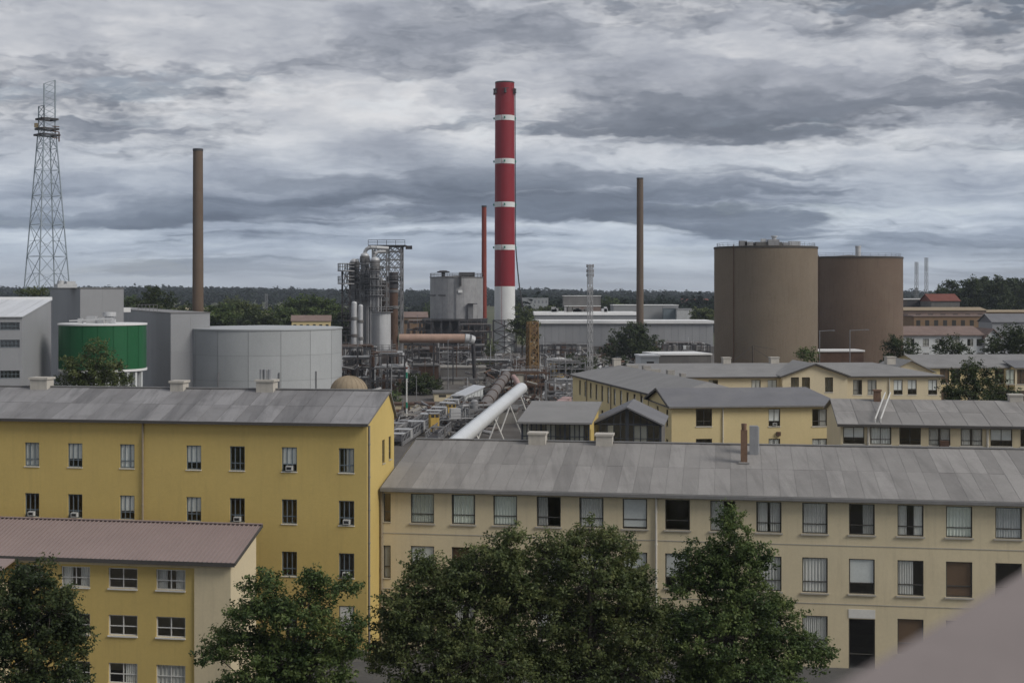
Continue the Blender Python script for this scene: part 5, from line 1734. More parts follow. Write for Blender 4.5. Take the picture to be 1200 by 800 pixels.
# silver conveyor tube
def silver_tube():
    A, B_ = P(515, 536, 140.0), P(611, 455, 214.0)
    o = tag(empty('conveyor_tube', (A.x, A.y, 0)), 'large shiny silver conveyor tube slanting across the yard on thin white legs', 'conveyor')
    base = Vector((A.x, A.y, 0))
    r = 0.86
    n = 9
    d = (B_ - A)
    for k in range(n):
        p, q = A + d * (k / n) - base, A + d * ((k + 1) / n) - base
        MB().tube(p, q, r, r, 28, caps=False).build('section', M['tube_silver'], o)
        if k % 3 == 1: MB().tube(p - d.normalized() * 0.05, p + d.normalized() * 0.05, r + 0.012, r + 0.012, 28).build('joint_ring', M['tube_silver'], o)
    side = d.cross(Vector((0, 0, 1))).normalized()
    up = side.cross(d).normalized()
    s = MB()
    a = A - base + up * (r * 0.93) + side * (-r * 0.42)
    s.beam(a, a + d, 0.10, 0.16)
    s.build('seam_rail', M['tube_band'], o)
    for t in (0.30, 0.52, 0.74, 0.92):
        p = A + d * t - base
        b = MB()
        for sg in (-1, 1):
            b.tube(p + side * (sg * r * 0.6) - up * (r * 0.6), Vector((p.x, p.y, 0)) + side * (sg * 2.6) + Vector((0, 1.5 * sg, 0)), 0.11, 0.11, 8)
        b.build('leg', M['frame_white'], o)
    e = B_ - base
    b = MB().tube(e, e + d.normalized() * 0.25, r * 1.05, r * 1.05, 28).tube(e + d.normalized() * 0.25, e + d.normalized() * 0.6 + Vector((0, 0, 0.2)), r * 0.95, r * 0.5, 20)
    b.build('end_cap', M['tube_silver'], o)
    # pink elbow and chute beyond
    q = MB().path([e + Vector((-0.4, 1.2, 0.4)), e + Vector((-0.9, 2.4, 1.3)), e + Vector((-1.3, 3.0, 1.7))], 0.42, 12)
    q.build('elbow', M['pink_pipe'], o)
    A2, B2 = P(566, 478, 222.0), P(597, 434.5, 300.0)
    o = tag(empty('conveyor_tube', (A2.x, A2.y, 0)), 'dull grey-brown tube slanting beside the silver one, farther away', 'conveyor')
    base = Vector((A2.x, A2.y, 0))
    d = B2 - A2
    for k in range(7):
        p, q = A2 + d * (k / 7) - base, A2 + d * ((k + 1) / 7) - base
        MB().tube(p, q, 0.95, 0.95, 22).build('section', M['pipe_grey'], o)
        MB().tube(p - d.normalized() * 0.12, p + d.normalized() * 0.12, 1.08, 1.08, 22).build('joint_ring', M['rust'], o)
        b = MB().beam((p.x - 1.2, p.y, 0), (p.x - 0.3, p.y, p.z - 0.8), 0.2).beam((p.x + 1.2, p.y, 0), (p.x + 0.3, p.y, p.z - 0.8), 0.2)
        b.build('leg', M['steel_dark'], o)
    MB().tube(B2 - base, B2 - base + d.normalized() * 0.5, 1.35, 1.35, 24).build('end_ring', M['steel_dark'], o)
silver_tube()

def conveyor(label, pa, pb, w, h, m, seed, cover=0.6):
    """trestle conveyor between two points: side girders, rollers, hood panels, legs"""
    rr = random.Random(seed)
    o = tag(empty('belt_conveyor', (pa.x, pa.y, 0)), label, 'conveyor')
    base = Vector((pa.x, pa.y, 0))
    d = pb - pa
    L = d.length
    side = d.cross(Vector((0, 0, 1))).normalized()
    up = side.cross(d).normalized()
    n = int(L / 2.4)
    g = MB()
    for sg in (-1, 1):
        g.beam(pa - base + side * sg * w / 2, pb - base + side * sg * w / 2, 0.16, 0.5)
        g.beam(pa - base + side * sg * w / 2 + up * h, pb - base + side * sg * w / 2 + up * h, 0.12, 0.14)
        for k in range(n + 1):
            p = pa + d * (k / n) - base + side * sg * w / 2
            g.beam(p, p + up * h, 0.10)
            if k < n: g.beam(p, p + d / n + up * h, 0.07)
    g.build('girder', M['steel_grey'], o)
    q = MB().beam(pa - base + up * 0.35, pb - base + up * 0.35, w * 0.8, 0.08)
    q.build('belt', M['steel_dark'], o)
    for k in range(n):
        if rr.random() < cover:
            p, q_ = pa + d * (k / n + 0.01) - base, pa + d * ((k + 1) / n - 0.005) - base
            MB().beam(p + up * (h + 0.1), q_ + up * (h + 0.1), w + 0.2, 0.10).build('hood_panel', M[m], o)
            if rr.random() < 0.6: MB().beam(p + up * (h * .5) + side * (w / 2 + .1), q_ + up * (h * .5) + side * (w / 2 + .1), 0.06, h).build('side_panel', M[m], o)
    for k in range(1, n, 3):
        p = pa + d * (k / n) - base
        if p.z < 0.6: continue
        b = MB()
        for sg in (-1, 1): b.beam((p.x + side.x * sg * w / 2, p.y + side.y * sg * w / 2, p.z), (p.x + side.x * sg * w * .7, p.y + side.y * sg * w * .7, 0), 0.18)
        b.build('leg', M['steel_dark'], o)
    return o
conveyor('pale hooded belt conveyor rising towards the white hopper house', P(462, 520, 190.0), P(546, 466, 252.0), 2.2, 1.2, 'process_light', 1, 0.4)
conveyor('dark open belt conveyor between the pale conveyor and the silver tube', P(506, 516, 190.0), P(560, 470, 250.0), 1.8, 1.1, 'process_dark', 2, 0.4)
conveyor('grey belt conveyor along the left edge of the yard by the ochre gable', P(446, 512, 200.0), P(508, 488, 236.0), 1.8, 1.0, 'process_grey', 3, 0.35)
conveyor('short pink-grey conveyor climbing to the yellow wing', P(652, 480, 215.0), P(689, 455, 236.0), 1.2, 0.8, 'pink_pipe', 4, 0.4)

def hopper_house():
    Y = 246.0
    o = thing('hopper_house', 'white clad hopper house with a dark opening, between the conveyors', 'shed', 548, Y, 0.5)
    z0, zt = 0, HZ(458, Y)
    b = MB().hexa([(-2.1, -2, 0), (2.1, -2, 0), (2.1, 2, 0), (-2.1, 2, 0)], [(-2.1, -2, zt - 1.0), (2.1, -2, zt + 0.6), (2.1, 2, zt + 0.6), (-2.1, 2, zt - 1.0)])
    b.build('wall', M['white_wall'], o)
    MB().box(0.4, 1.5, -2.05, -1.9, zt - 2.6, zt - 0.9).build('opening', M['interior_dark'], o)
    MB().hexa([(-2.3, -2.3, zt - 1.0), (2.4, -2.3, zt + 0.8), (2.4, 2.3, zt + 0.8), (-2.3, 2.3, zt - 1.0)], [(-2.3, -2.3, zt - 0.85), (2.4, -2.3, zt + 0.95), (2.4, 2.3, zt + 0.95), (-2.3, 2.3, zt - 0.85)]).build('roof', M['white_sheet_roof'], o)
    for k in range(7):
        MB().box(-2.05 + k * 0.6, -1.97 + k * 0.6, -2.03, -2.0, 0, zt - 1.0 + k * 0.2).build('rib', M['tank_plate'], o)
hopper_house()

for label, px, Y, pyt, pyb, wpx in (('ochre control booth on the conveyor, nearer of two', 508.5, 203.0, 482, 505, 10.5), ('ochre control booth on the conveyor, farther of two', 528.5, 226.0, 470.5, 490, 9.5)):
    o = thing('control_booth', label, 'booth', px, Y, 0.35)
    w = wpx / F * Y / 2
    z0, zt = HZ(pyb, Y), HZ(pyt, Y)
    MB().box(-w, w, -w * 0.8, w * 0.8, z0, zt - 0.35).build('wall', M['booth_yellow'], o)
    MB().box(-w - 0.1, w + 0.1, -w * 0.8 - 0.1, w * 0.8 + 0.1, zt - 0.35, zt - 0.2).build('roof', M['process_grey'], o)
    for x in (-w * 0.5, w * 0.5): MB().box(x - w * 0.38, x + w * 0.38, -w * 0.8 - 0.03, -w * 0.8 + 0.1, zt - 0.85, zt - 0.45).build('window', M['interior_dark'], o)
    MB().box(-w * 0.55, w * 0.1, -w * 0.8 - 0.02, -w * 0.8 + 0.1, z0 + 0.05, z0 + 1.0).build('hatch', M['rust_orange'], o)
    for sx in (-1, 1):
        for sy in (-1, 1): inst(box_mesh(('bleg', round(z0, 1)), 'leg', M['steel_dark'], -0.1, 0.1, -0.1, 0.1, 0, z0), 'leg', o, (sx * (w - 0.12), sy * (w * .8 - 0.12), 0))

# small plant buildings, walls and heaps of the yard
def shed(name, label, px, Y, wpx, depth, pyt, m, roofm, yaw=0.0, cat='building', rise=0.5, nwin=0, wm=None):
    o = thing(name, label, cat, px, Y, yaw)
    w = wpx / F * Y / 2
    zt = HZ(pyt, Y)
    zt = max(zt, 0.8)
    MB().box(-w, w, 0, depth, 0, zt).build('wall', M[m], o)
    if rise > 0:
        b = MB()
        e = 0.3
        for ya, yb_ in ((-e, depth / 2), (depth + e, depth / 2)):
            q = [(-w - e, ya, zt + 0.01), (w + e, ya, zt + 0.01), (w + e, yb_, zt + rise), (-w - e, yb_, zt + rise)]
            b.hexa(q, [(x, y, z + 0.15) for x, y, z in q])
        for sx in (-1, 1): b.quadf([(sx * w, 0, zt), (sx * w, depth, zt), (sx * w, depth / 2, zt + rise)])
        b.build('roof', M[roofm], o)
    else:
        MB().box(-w - 0.2, w + 0.2, -0.2, depth + 0.2, zt, zt + 0.3).build('roof', M[roofm], o)
    for k in range(nwin):
        x = -w + (k + 0.5) * 2 * w / nwin
        ww = min(0.7, w / nwin * 0.45)
        hw = min(1.5, zt * 0.3)
        inst(box_mesh(('sw', round(ww, 2), round(hw, 2), wm or ''), 'window', M[wm or 'interior_dark'], -ww, ww, -0.04, 0.05, -hw, 0), 'window', o, (x, 0, zt - min(0.9, zt * 0.15)))
    return o
shed('yard_building', 'low brown brick plant building with flat roof right of the green pole', 497, 322.0, 34, 8, 429, 'rust', 'dark_concrete', 0.1, rise=0)
shed('yard_building', 'grey concrete bunker in two steps left of the dull tube, upper one', 543, 335.0, 52, 8, 431, 'dark_concrete', 'concrete', 0.05, rise=0)
shed('yard_building', 'grey concrete bunker below the larger bunker', 542, 318.0, 48, 6, 445, 'concrete', 'dark_concrete', 0.05, rise=0)
shed('yard_wall', 'low cream wall with a rusty coping behind the ochre gable', 477, 250.0, 62, 3, 487, 'pale_cream_render', 'rust', 0.02, 'wall', rise=0)
shed('yard_building', 'low cream yard house with flat roof behind the control booths', 528, 268.0, 38, 6, 461, 'pale_cream_render', 'dark_concrete', 0.1, rise=0, nwin=2)
shed('yard_building', 'small yellow-green hut with white roof before the long warehouse', 660, 345.0, 15, 4, 421, 'booth_yellow', 'white_roof_edge', 0.5, 'hut', rise=0)
shed('yard_building', 'flat tan plant room under the legs of the silver tube', 588, 222.0, 36, 8, 481, 'concrete', 'dark_concrete', 0.0, rise=0)
shed('yard_building', 'grey flat shed between the pavilion and the rusty gantry', 652, 214.0, 42, 6, 478, 'dark_concrete', 'concrete', 0.1, rise=0)
shed('white_hut', 'white flat-roofed hut at the end of the dark shed below the nearer silo', 762, 262.0, 21, 6, 418, 'white_wall', 'white_roof_edge', 0.1, 'hut', rise=0, nwin=1)
shed('dark_shed', 'long dark shed with pale roof edge left of the nearer silo', 803, 268.0, 64, 10, 416, 'dark_concrete', 'white_roof_edge', 0.22, 'shed', rise=0)
shed('yard_building', 'brown brick annexe with white roof between the two silos', 985, 262.0, 55, 6, 412, 'rust', 'white_roof_edge', 0.05, rise=0)

# far long warehouse, two levels with white roof edges
def warehouse():
    Y = 480.0
    o = thing('warehouse', 'long grey warehouse with bright white roof edges in two levels behind the mast', 'warehouse', 622, Y)
    L = (836 - 622) / F * Y
    zt = HZ(379, Y)
    n = 26
    w = L / n
    MB().box(0, L, 0.2, 24, 0, zt - 0.1).build('core', M['dark_concrete'], o)
    me = MB().box(0.03, w - 0.03, 0, 0.2, 2.5, zt).mesh('panel', M['grey_cladding'])
    for k in range(n): inst(me, 'panel', o, (k * w, 0, 0))
    MB().box(-0.5, L + 0.5, -0.8, 24, zt, zt + 0.95).build('roof', M['white_roof_edge'], o)
    z2 = HZ(369, 508.0)
    L2 = (744 - 626) / F * 508
    MB().box(2, 2 + L2, 26, 48, 0, z2).build('upper_wall', M['grey_cladding'], o)
    MB().box(1.5, 2.5 + L2, 25.4, 48, z2, z2 + 1.1).build('roof', M['white_roof_edge'], o)
    MB().box(2, L, -3, -0.4, 0, 2.6).build('loading_dock', M['dark_concrete'], o)
    rr = random.Random(9)
    for k in range(14):
        x = rr.uniform(8, L2 - 5)
        ww, h = rr.uniform(0.8, 2.4), rr.uniform(0.8, 2.0)
        MB().box(x, x + ww, 30, 32, z2 + 1.1, z2 + 1.1 + h).build('roof_vent', M[rr.choice(['process_grey', 'process_light', 'dark_concrete'])], o)
    for k in range(10):
        x = rr.uniform(1, L - 3)
        MB().box(x, x + rr.uniform(0.8, 2.2), -3.4, -0.2, 0, rr.uniform(2.4, 4.2)).build('dock_equipment', M[rr.choice(['rust', 'process_grey', 'white_wall', 'process_dark'])], o)
warehouse()
shed('warehouse', 'stepped grey shed right of the slim chimney', 757, 600.0, 76, 20, 358, 'grey_cladding', 'white_roof_edge', 0.0, 'shed', rise=0)
shed('warehouse', 'dark blue-grey door block in the stepped grey shed', 786, 594.0, 17, 4, 361, 'frame_bluegrey', 'process_grey', 0.0, 'shed', rise=0)
shed('warehouse', 'low pale shed at the right end of the stepped grey shed', 803, 590.0, 20, 12, 362.5, 'process_light', 'process_grey', 0.0, 'shed', rise=0)
shed('far_factory', 'pale grey far factory block right of the striped stack', 627, 720.0, 31, 20, 350, 'tank_plate', 'process_light', 0.0, 'building', rise=0, nwin=7, wm='tank_seam')
shed('far_pavilion', 'far flat-roofed stand with brown wall above the warehouse', 683, 660.0, 42, 12, 359, 'brown_roof', 'white_roof_edge', 0.0, 'building', rise=0)
shed('far_pavilion', 'far canopy with thin white roof above the brown stand', 682, 668.0, 44, 10, 347, 'dark_concrete', 'white_roof_edge', 0.0, 'building', rise=0)
shed('far_house', 'far reddish roof among the trees left of the nearer silo', 815, 900.0, 30, 10, 352, 'brown_roof', 'red_tile', 0.0, 'house', rise=1.0)
shed('far_house', 'small far yellow house with mauve roof behind the grey tank', 364.5, 420.0, 45, 9, 376.5, 'butter_render', 'brown_roof', 0.12, 'house', rise=1.7, nwin=6)
shed('far_shed', 'far long tan-roofed shed behind the tall brown chimney', 235, 640.0, 66, 14, 364, 'tan_brick', 'pale_cream_render', 0.0, 'shed', rise=1.2)
shed('far_shed', 'far low tan roof among trees above the grey tank', 316, 560.0, 26, 9, 371, 'brown_roof', 'brown_roof', 0.0, 'shed', rise=1.2)
shed('far_shed', 'far grey roof right of the rusty stack', 486, 520.0, 30, 10, 372, 'tan_brick', 'brown_roof', 0.1, 'shed', rise=2.0, nwin=3)
shed('far_shed', 'far white-roofed open barn right of the silos', 1075, 440.0, 40, 12, 351, 'steel_dark', 'white_roof_edge', 0.05, 'barn', rise=0)
shed('far_house', 'far red-tiled house right of the white-roofed barn', 1108, 430.0, 34, 10, 353, 'dark_concrete', 'red_tile', 0.05, 'house', rise=2.2)
shed('far_terrace', 'tan brick terrace with small dark windows behind the white house', 1118, 360.0, 96, 10, 371, 'tan_brick', 'brown_roof', 0.06, 'building', rise=0, nwin=9)
shed('far_terrace', 'weathered terrace with patchy roof above the tan brick terrace', 1105, 385.0, 104, 10, 364, 'brown_roof', 'dome_tan', 0.06, 'building', rise=0.8, nwin=7)
shed('far_terrace', 'far tan terrace at the right edge under the trees', 1180, 400.0, 60, 8, 366, 'tan_brick', 'dome_tan', 0.02, 'building', rise=0.6, nwin=8)
shed('far_shed', 'grey roofed shed at the right edge behind trees', 1188, 335.0, 50, 10, 378, 'grey_cladding', 'dark_slate', 0.0, 'shed', rise=2.0)

def white_house():
    b = Bld('white_house', 1021, 290.0, YAW2 * 0.2, 'long white two-storey house with mauve-brown roof behind the yellow block at the right', 'house')
    ze = b.hit(1030, 393)[1]
    L = b.hit(1152, 397)[0]
    hd = 6.5
    zr = b.hit(1090, 383, 0, hd)[1]
    wins = []
    for px in (1028, 1049, 1068, 1085, 1101, 1121, 1137, 1148):
        for r in range(3):
            wins.append((b.hit(px, 400)[0], b.hit(px, 397)[1] - 1.5 - 3 * r, 1.3, 1.5, 'wide', 'curtain' if r else None))
    b.wall(M['white_wall'], L, 0, ze, 0, 0, 0, wins)
    b.wall(M['white_wall'], 2 * hd, 0, ze, L, 0, math.pi / 2, top=[(0, ze), (2 * hd, ze), (hd, zr)])
    b.wall(M['white_wall'], 2 * hd, 0, ze, 0, 2 * hd, -math.pi / 2, top=[(0, ze), (2 * hd, ze), (hd, zr)])
    b.wall(M['white_wall'], L, 0, ze, L, 2 * hd, math.pi)
    b.slab(M['brown_roof'], -0.3, L + 0.3, -0.5, ze - 0.05, hd, zr, 0.2)
    b.slab(M['brown_roof'], -0.3, L + 0.3, 2 * hd + 0.5, ze - 0.05, hd + 0.01, zr + 0.01, 0.2)
    # gabled cross wing on the right
    w = (1168 - 1150) / F * 290
    x0 = L + 0.05
    g = MB().quadf([(x0, -1, 0), (x0 + w, -1, 0), (x0 + w, -1, ze - 0.5), (x0 + w / 2, -1, ze + 1.3), (x0, -1, ze - 0.5)]).quadf([(x0 + w, -1, 0), (x0 + w, 10, 0), (x0 + w, 10, ze - .5), (x0 + w, -1, ze - .5)])
    g.quadf([(x0, -1, 0), (x0, -1, ze - .5), (x0, 10, ze - .5), (x0, 10, 0)])
    g.build('wing_wall', M['white_wall'], b.o)
    g = MB()
    for xa, xb in ((x0 - .3, x0 + w / 2), (x0 + w + .3, x0 + w / 2)):
        q = [(xa, -1.5, ze - .6), (xb, -1.5, ze + 1.35), (xb, 10, ze + 1.35), (xa, 10, ze - .6)]
        g.hexa(q, [(x, y, z + .15) for x, y, z in q])
    g.build('wing_roof', M['brown_roof'], b.o)
white_house()

# poles, lamp posts, wires of the yard
def pole(label, px, Y, py_top, m='steel_grey', r=0.12, arms=(), bands=(), name='pole', cat='pole'):
    o = thing(name, label, cat, px, Y)
    zt = HZ(py_top, Y)
    MB().tube((0, 0, 0), (0, 0, zt), r, r * 0.7, 10).build('shaft', M[m], o)
    for dx, dz in arms:
        b = MB().beam((0, 0, zt - 0.1), (dx, 0, zt + dz), 0.10).box(min(dx, dx * 1.25), max(dx, dx * 1.25), -0.15, 0.15, zt + dz - 0.1, zt + dz + 0.05)
        b.build('arm', M[m], o)
    for py0, py1, mm in bands:
        MB().tube((0, 0, HZ(py0, Y)), (0, 0, HZ(py1, Y)), r * 1.25, r * 1.25, 10).build('band', M[mm], o)
    return o
pole('green and white banded signal pole behind the ochre gable', 476.5, 226.0, 424, 'frame_white', 0.14, (), ((478, 471, 'signal_green'), (443, 436, 'signal_green'), (432, 430, 'red_tile')), 'signal_pole')
pole('lamp post with an arm to the right behind the ochre gable', 458.5, 232.0, 429.5, 'steel_grey', 0.12, ((2.6, 0.0),), name='lamp_post', cat='lamp post')
pole('thin pole above the low cream wall', 472, 240.0, 468, 'steel_grey', 0.1)
pole('slim lamp post left of the rust-red chimney foot', 525, 300.0, 398, 'steel_grey', 0.12, ((0.9, 0.1),), name='lamp_post', cat='lamp post')
pole('thin lamp post between the two silos with a long arm', 996, 225.0, 386.5, 'steel_grey', 0.10, ((2.5, 0.05),), name='lamp_post', cat='lamp post')
pole('lamp post left of the gap between the silos', 960.5, 228.0, 387, 'steel_grey', 0.10, ((2.0, 0.0),), name='lamp_post', cat='lamp post')
o = pole('dark wooden utility pole with wire stays in front of the nearer silo', 882, 208.0, 405, 'bark', 0.16)
zt = HZ(405, 208.0)
MB().beam((0, 0, zt), (-3.2, 0, zt - 2.6), 0.05).beam((0, 0, zt), (3.6, 0, zt - 0.6), 0.05).beam((0, 0, zt - 0.3), (3.0, 0, zt - 2.2), 0.05).beam((-3.2, 0, zt - 2.6), (-6.5, 0, 0), 0.05).build('stay', M['steel_dark'], o)
for i, (px, Y, py) in enumerate(((560, 300, 428), (605, 330, 420), (640, 280, 430), (655, 300, 418), (670, 260, 436), (535, 330, 405), (515, 345, 400), (575, 360, 404), (498, 300, 418), (488, 270, 440), (548, 270, 442), (634, 240, 450), (660, 235, 452), (680, 245, 445))):
    where = ['behind the dull tube', 'between striped stack and orange tower', 'right of the orange tower', 'before the long warehouse', 'left of the yellow wing', 'under the salmon duct elbow', 'below the salmon duct', 'before the caged stack foot',
             'left of the concrete bunkers', 'above the dark bushes', 'beside the white hopper house', 'beside the rusty gantry', 'near the pink conveyor', 'next to the lattice mast foot'][i]
    pole('thin bare pipe standing %s' % where, px, float(Y), py, ['steel_grey', 'process_light', 'rust'][i % 3], 0.10, (), name='standpipe')

# scrap and rubble heaps of the yard
def scrap(label, px0, px1, Y0, Y1, n, seed, mats_, h=2.2):
    rr = random.Random(seed)
    o = tag(empty('scrap_heap', (GX((px0 + px1) / 2, (Y0 + Y1) / 2), (Y0 + Y1) / 2, 0)), label, 'scrap')
    for mi, mn in enumerate(mats_):
        b = MB()
        for k in range(n // len(mats_)):
            Y = rr.uniform(Y0, Y1)
            x = GX(rr.uniform(px0, px1), Y) - o.location.x
            y = Y - o.location.y
            zc = rr.uniform(0.1, h)
            t = rr.random()
            a = rr.uniform(0, math.pi)
            if t < 0.45:
                l = rr.uniform(0.8, 3.6)
                b.beam((x - math.cos(a) * l / 2, y - math.sin(a) * l / 2, max(0.05, zc + rr.uniform(-1, 1))), (x + math.cos(a) * l / 2, y + math.sin(a) * l / 2, max(0.05, zc + rr.uniform(-1, 1))), rr.uniform(0.08, 0.25))
            elif t < 0.72:
                w, d, hh = rr.uniform(0.3, 1.5), rr.uniform(0.3, 1.2), rr.uniform(0.2, 1.2)
                b.box(x - w / 2, x + w / 2, y - d / 2, y + d / 2, 0, max(0.3, zc * 0.7) + hh * 0.3)
            else:
                l = rr.uniform(0.8, 3.0)
                r = rr.uniform(0.1, 0.38)
                b.tube((x, y, max(r, zc)), (x + math.cos(a) * l, y + math.sin(a) * l, max(r, zc + rr.uniform(-0.7, 0.9))), r, r, 8)
        b.build('scrap', M[mn], o, kind='stuff')
sm = ['process_grey', 'steel_dark', 'rust', 'process_dark', 'concrete', 'pipe_grey']
scrap('tangle of grey pipes and scrap left of the silver tube', 520, 572, 200, 262, 150, 1, sm, 1.9)
scrap('scattered scrap metal behind the ochre gable', 448, 520, 205, 248, 120, 2, sm, 1.1)
scrap('scrap and pipe ends between the bunkers and the dull tube', 545, 606, 262, 330, 130, 3, sm, 2.8)
scrap('heap of beams and pipe under the rusty tower', 600, 690, 232, 300, 150, 4, ['rust', 'process_grey', 'steel_dark', 'concrete', 'process_light'], 3.2)
scrap('dark clutter in front of the long warehouse', 634, 740, 340, 430, 220, 5, ['steel_dark', 'process_grey', 'rust', 'process_light', 'concrete'], 4.0)
scrap('dark clutter under the process columns', 400, 480, 285, 330, 220, 6, ['steel_dark', 'process_dark', 'rust', 'process_grey'], 6.0)
scrap('clutter of pipes below the salmon duct', 480, 620, 345, 420, 240, 7, ['steel_dark', 'process_dark', 'rust', 'process_grey', 'pipe_grey'], 3.4)
scrap('pale scrap beside the dark shed left of the nearer silo', 772, 806, 300, 330, 70, 8, ['process_light', 'process_grey', 'rust'], 4.5)

# ------------------------------------------------------------------ trees
def leaf_mesh(name, cen, nrm, size, m, rng, asp=0.62):
    """one diamond leaf per centre"""
    n = len(cen)
    nrm = nrm / np.maximum(np.linalg.norm(nrm, axis=1, keepdims=True), 1e-6)
    ref = rng.normal(size=(n, 3))
    a = np.cross(nrm, ref)
    a /= np.maximum(np.linalg.norm(a, axis=1, keepdims=True), 1e-6)
    b = np.cross(nrm, a)
    s = size[:, None]
    v = np.empty((n, 4, 3), np.float32)
    fold = nrm * s * 0.12
    v[:, 0] = cen - a * s
    v[:, 1] = cen - b * s * asp + fold
    v[:, 2] = cen + a * s
    v[:, 3] = cen + b * s * asp + fold
    me = bpy.data.meshes.new(name)
    me.vertices.add(n * 4)
    me.vertices.foreach_set('co', v.reshape(-1))
    me.loops.add(n * 4)
    me.loops.foreach_set('vertex_index', np.arange(n * 4, dtype=np.int32))
    me.polygons.add(n)
    me.polygons.foreach_set('loop_start', np.arange(0, n * 4, 4, dtype=np.int32))
    me.polygons.foreach_set('loop_total', np.full(n, 4, np.int32))
    me.materials.append(m)
    me.update(calc_edges=True)
    return me

def tree(name, label, base, lobes, m, leaf, per_m2, seed, trunk_r=0.2, cat='tree', group=None, sprays=1.0, gap=0.25):
    """lobes: (dx, dy, z, rx, ry, rz) relative to base. Twigs reach from the limbs into each lobe, leaves sit along the twigs."""
    rng = np.random.default_rng(seed)
    o = tag(empty(name, (base[0], base[1], float(ground_z(base[0], base[1])) if len(base) < 3 else base[2])), label, cat, group)
    gz0 = o.location.z
    lobes = [(a, b_, max(c_ - gz0, e_ * 0.6), d_, f_, e_) for (a, b_, c_, d_, f_, e_) in lobes]
    T = MB()
    zmin = min(l[2] - l[5] for l in lobes)
    zmax = max(l[2] for l in lobes)
    fork = max(0.8, zmin * 0.8 + 0.5)
    # trunk, slightly bent
    ptsT = [Vector((0, 0, -0.2))]
    for k in range(1, 5):
        t = k / 4
        ptsT.append(Vector((rng.normal() * 0.06 * t, rng.normal() * 0.06 * t, fork + (zmax - fork) * t * 0.8 if k > 1 else fork)))
    for i, (p, q) in enumerate(zip(ptsT[:-1], ptsT[1:])):
        T.tube(p, q, trunk_r * (1 - i * 0.2), trunk_r * (0.8 - i * 0.2), 8, caps=False)
    cens, nrms, sizes = [], [], []
    for (dx, dy, z, rx, ry, rz) in lobes:
        c = Vector((dx, dy, z))
        # limb from trunk to lobe centre
        st = ptsT[1].lerp(ptsT[-1], min(0.9, max(0.0, (z - rz * 0.6 - fork) / max(0.1, zmax - fork) * 0.7)))
        mid = st.lerp(c, 0.55) + Vector((rng.normal() * 0.2, rng.normal() * 0.2, -0.1 * rz))
        lr = trunk_r * 0.42 * min(1.0, max(rx, rz) / 2.0)
        T.tube(st, mid, lr, lr * 0.7, 6, caps=False).tube(mid, c, lr * 0.7, lr * 0.4, 6, caps=False)
        area = 4 * math.pi * ((rx * ry) ** 1.6 / 3 + (rx * rz) ** 1.6 / 3 + (ry * rz) ** 1.6 / 3) ** (1 / 1.6)
        ncl = max(6, int(area * sprays / (leaf * 5.0) ** 2 * 0.55))
        nleaf = max(4, int(per_m2 * area / ncl))
        u = rng.normal(size=(ncl, 3))
        u /= np.linalg.norm(u, axis=1, keepdims=True)
        u[:, 2] = np.where(u[:, 2] < -0.55, -u[:, 2] * 0.5, u[:, 2])
        rad = 0.50 + 0.50 * rng.random(ncl) ** 0.55
        rad *= 1 + 0.20 * np.sin(u[:, 0] * 5 + seed) * np.cos(u[:, 1] * 4 + u[:, 2] * 6)
        ends = np.array([dx, dy, z]) + u * rad[:, None] * np.array([rx, ry, rz])
        keep = rng.random(ncl) > gap * 0.5
        ends, u = ends[keep], u[keep]
        for e, d in zip(ends, u):
            if rng.random() < 0.35:
                k0 = Vector(c).lerp(Vector(e), 0.15)
                T.tube(k0, Vector(e), lr * 0.28, 0.008 + leaf * 0.05, 4, caps=False)
            # spray of leaves: elongated outward and upward
            ax = d * np.array([1, 1, 0.6]) + np.array([0, 0, 0.35]) + rng.normal(size=3) * 0.35
            ax /= np.linalg.norm(ax)
            ln = leaf * rng.uniform(5, 10)
            t = rng.random(nleaf)
            pos = e + ax * ((t - 0.35) * ln)[:, None] + rng.normal(size=(nleaf, 3)) * (leaf * (2.3 - 1.3 * t))[:, None] * np.array([1, 1, 0.6])
            cens.append(pos)
            nr = rng.normal(size=(nleaf, 3)) * 0.75 + np.array([0, 0, 0.8]) + d * 0.35
            nrms.append(nr)
            sizes.append(leaf * rng.uniform(0.6, 1.25, nleaf))
    T.build('trunk', M['bark'], o)
    cen = np.concatenate(cens); nr = np.concatenate(nrms); sz = np.concatenate(sizes)
    cr = inst(leaf_mesh('crown', cen, nr, sz, m, rng, 0.5), 'crown', o)
    return o

def lobes_px(base_px, Y, items, depth=0.8):
    """lobes given as measured (px, py, half width px, half height px)"""
    k = Y / F
    out = []
    rr = random.Random(int(base_px * 7 + Y))
    for (px, py, hw, hh) in items:
        rx, rz = hw * k, hh * k
        out.append(((px - base_px) * k, rr.uniform(-0.5, 0.5) * rx * depth, HZ(py, Y), rx, min(rx, max(rz, rx * depth)), rz))
    return out

def ptree(name, label, px, Y, items, m, leaf, per, seed, tr=0.2, group=None, depth=0.8, sprays=1.0, gap=0.25):
    if Y > 100: per *= 1.8
    else: sprays, gap = 1.35, 0.12
    return tree(name, label, (GX(px, Y), Y), lobes_px(px, Y, items, depth), M[m], leaf, per, seed, tr, group=group, sprays=sprays, gap=gap)

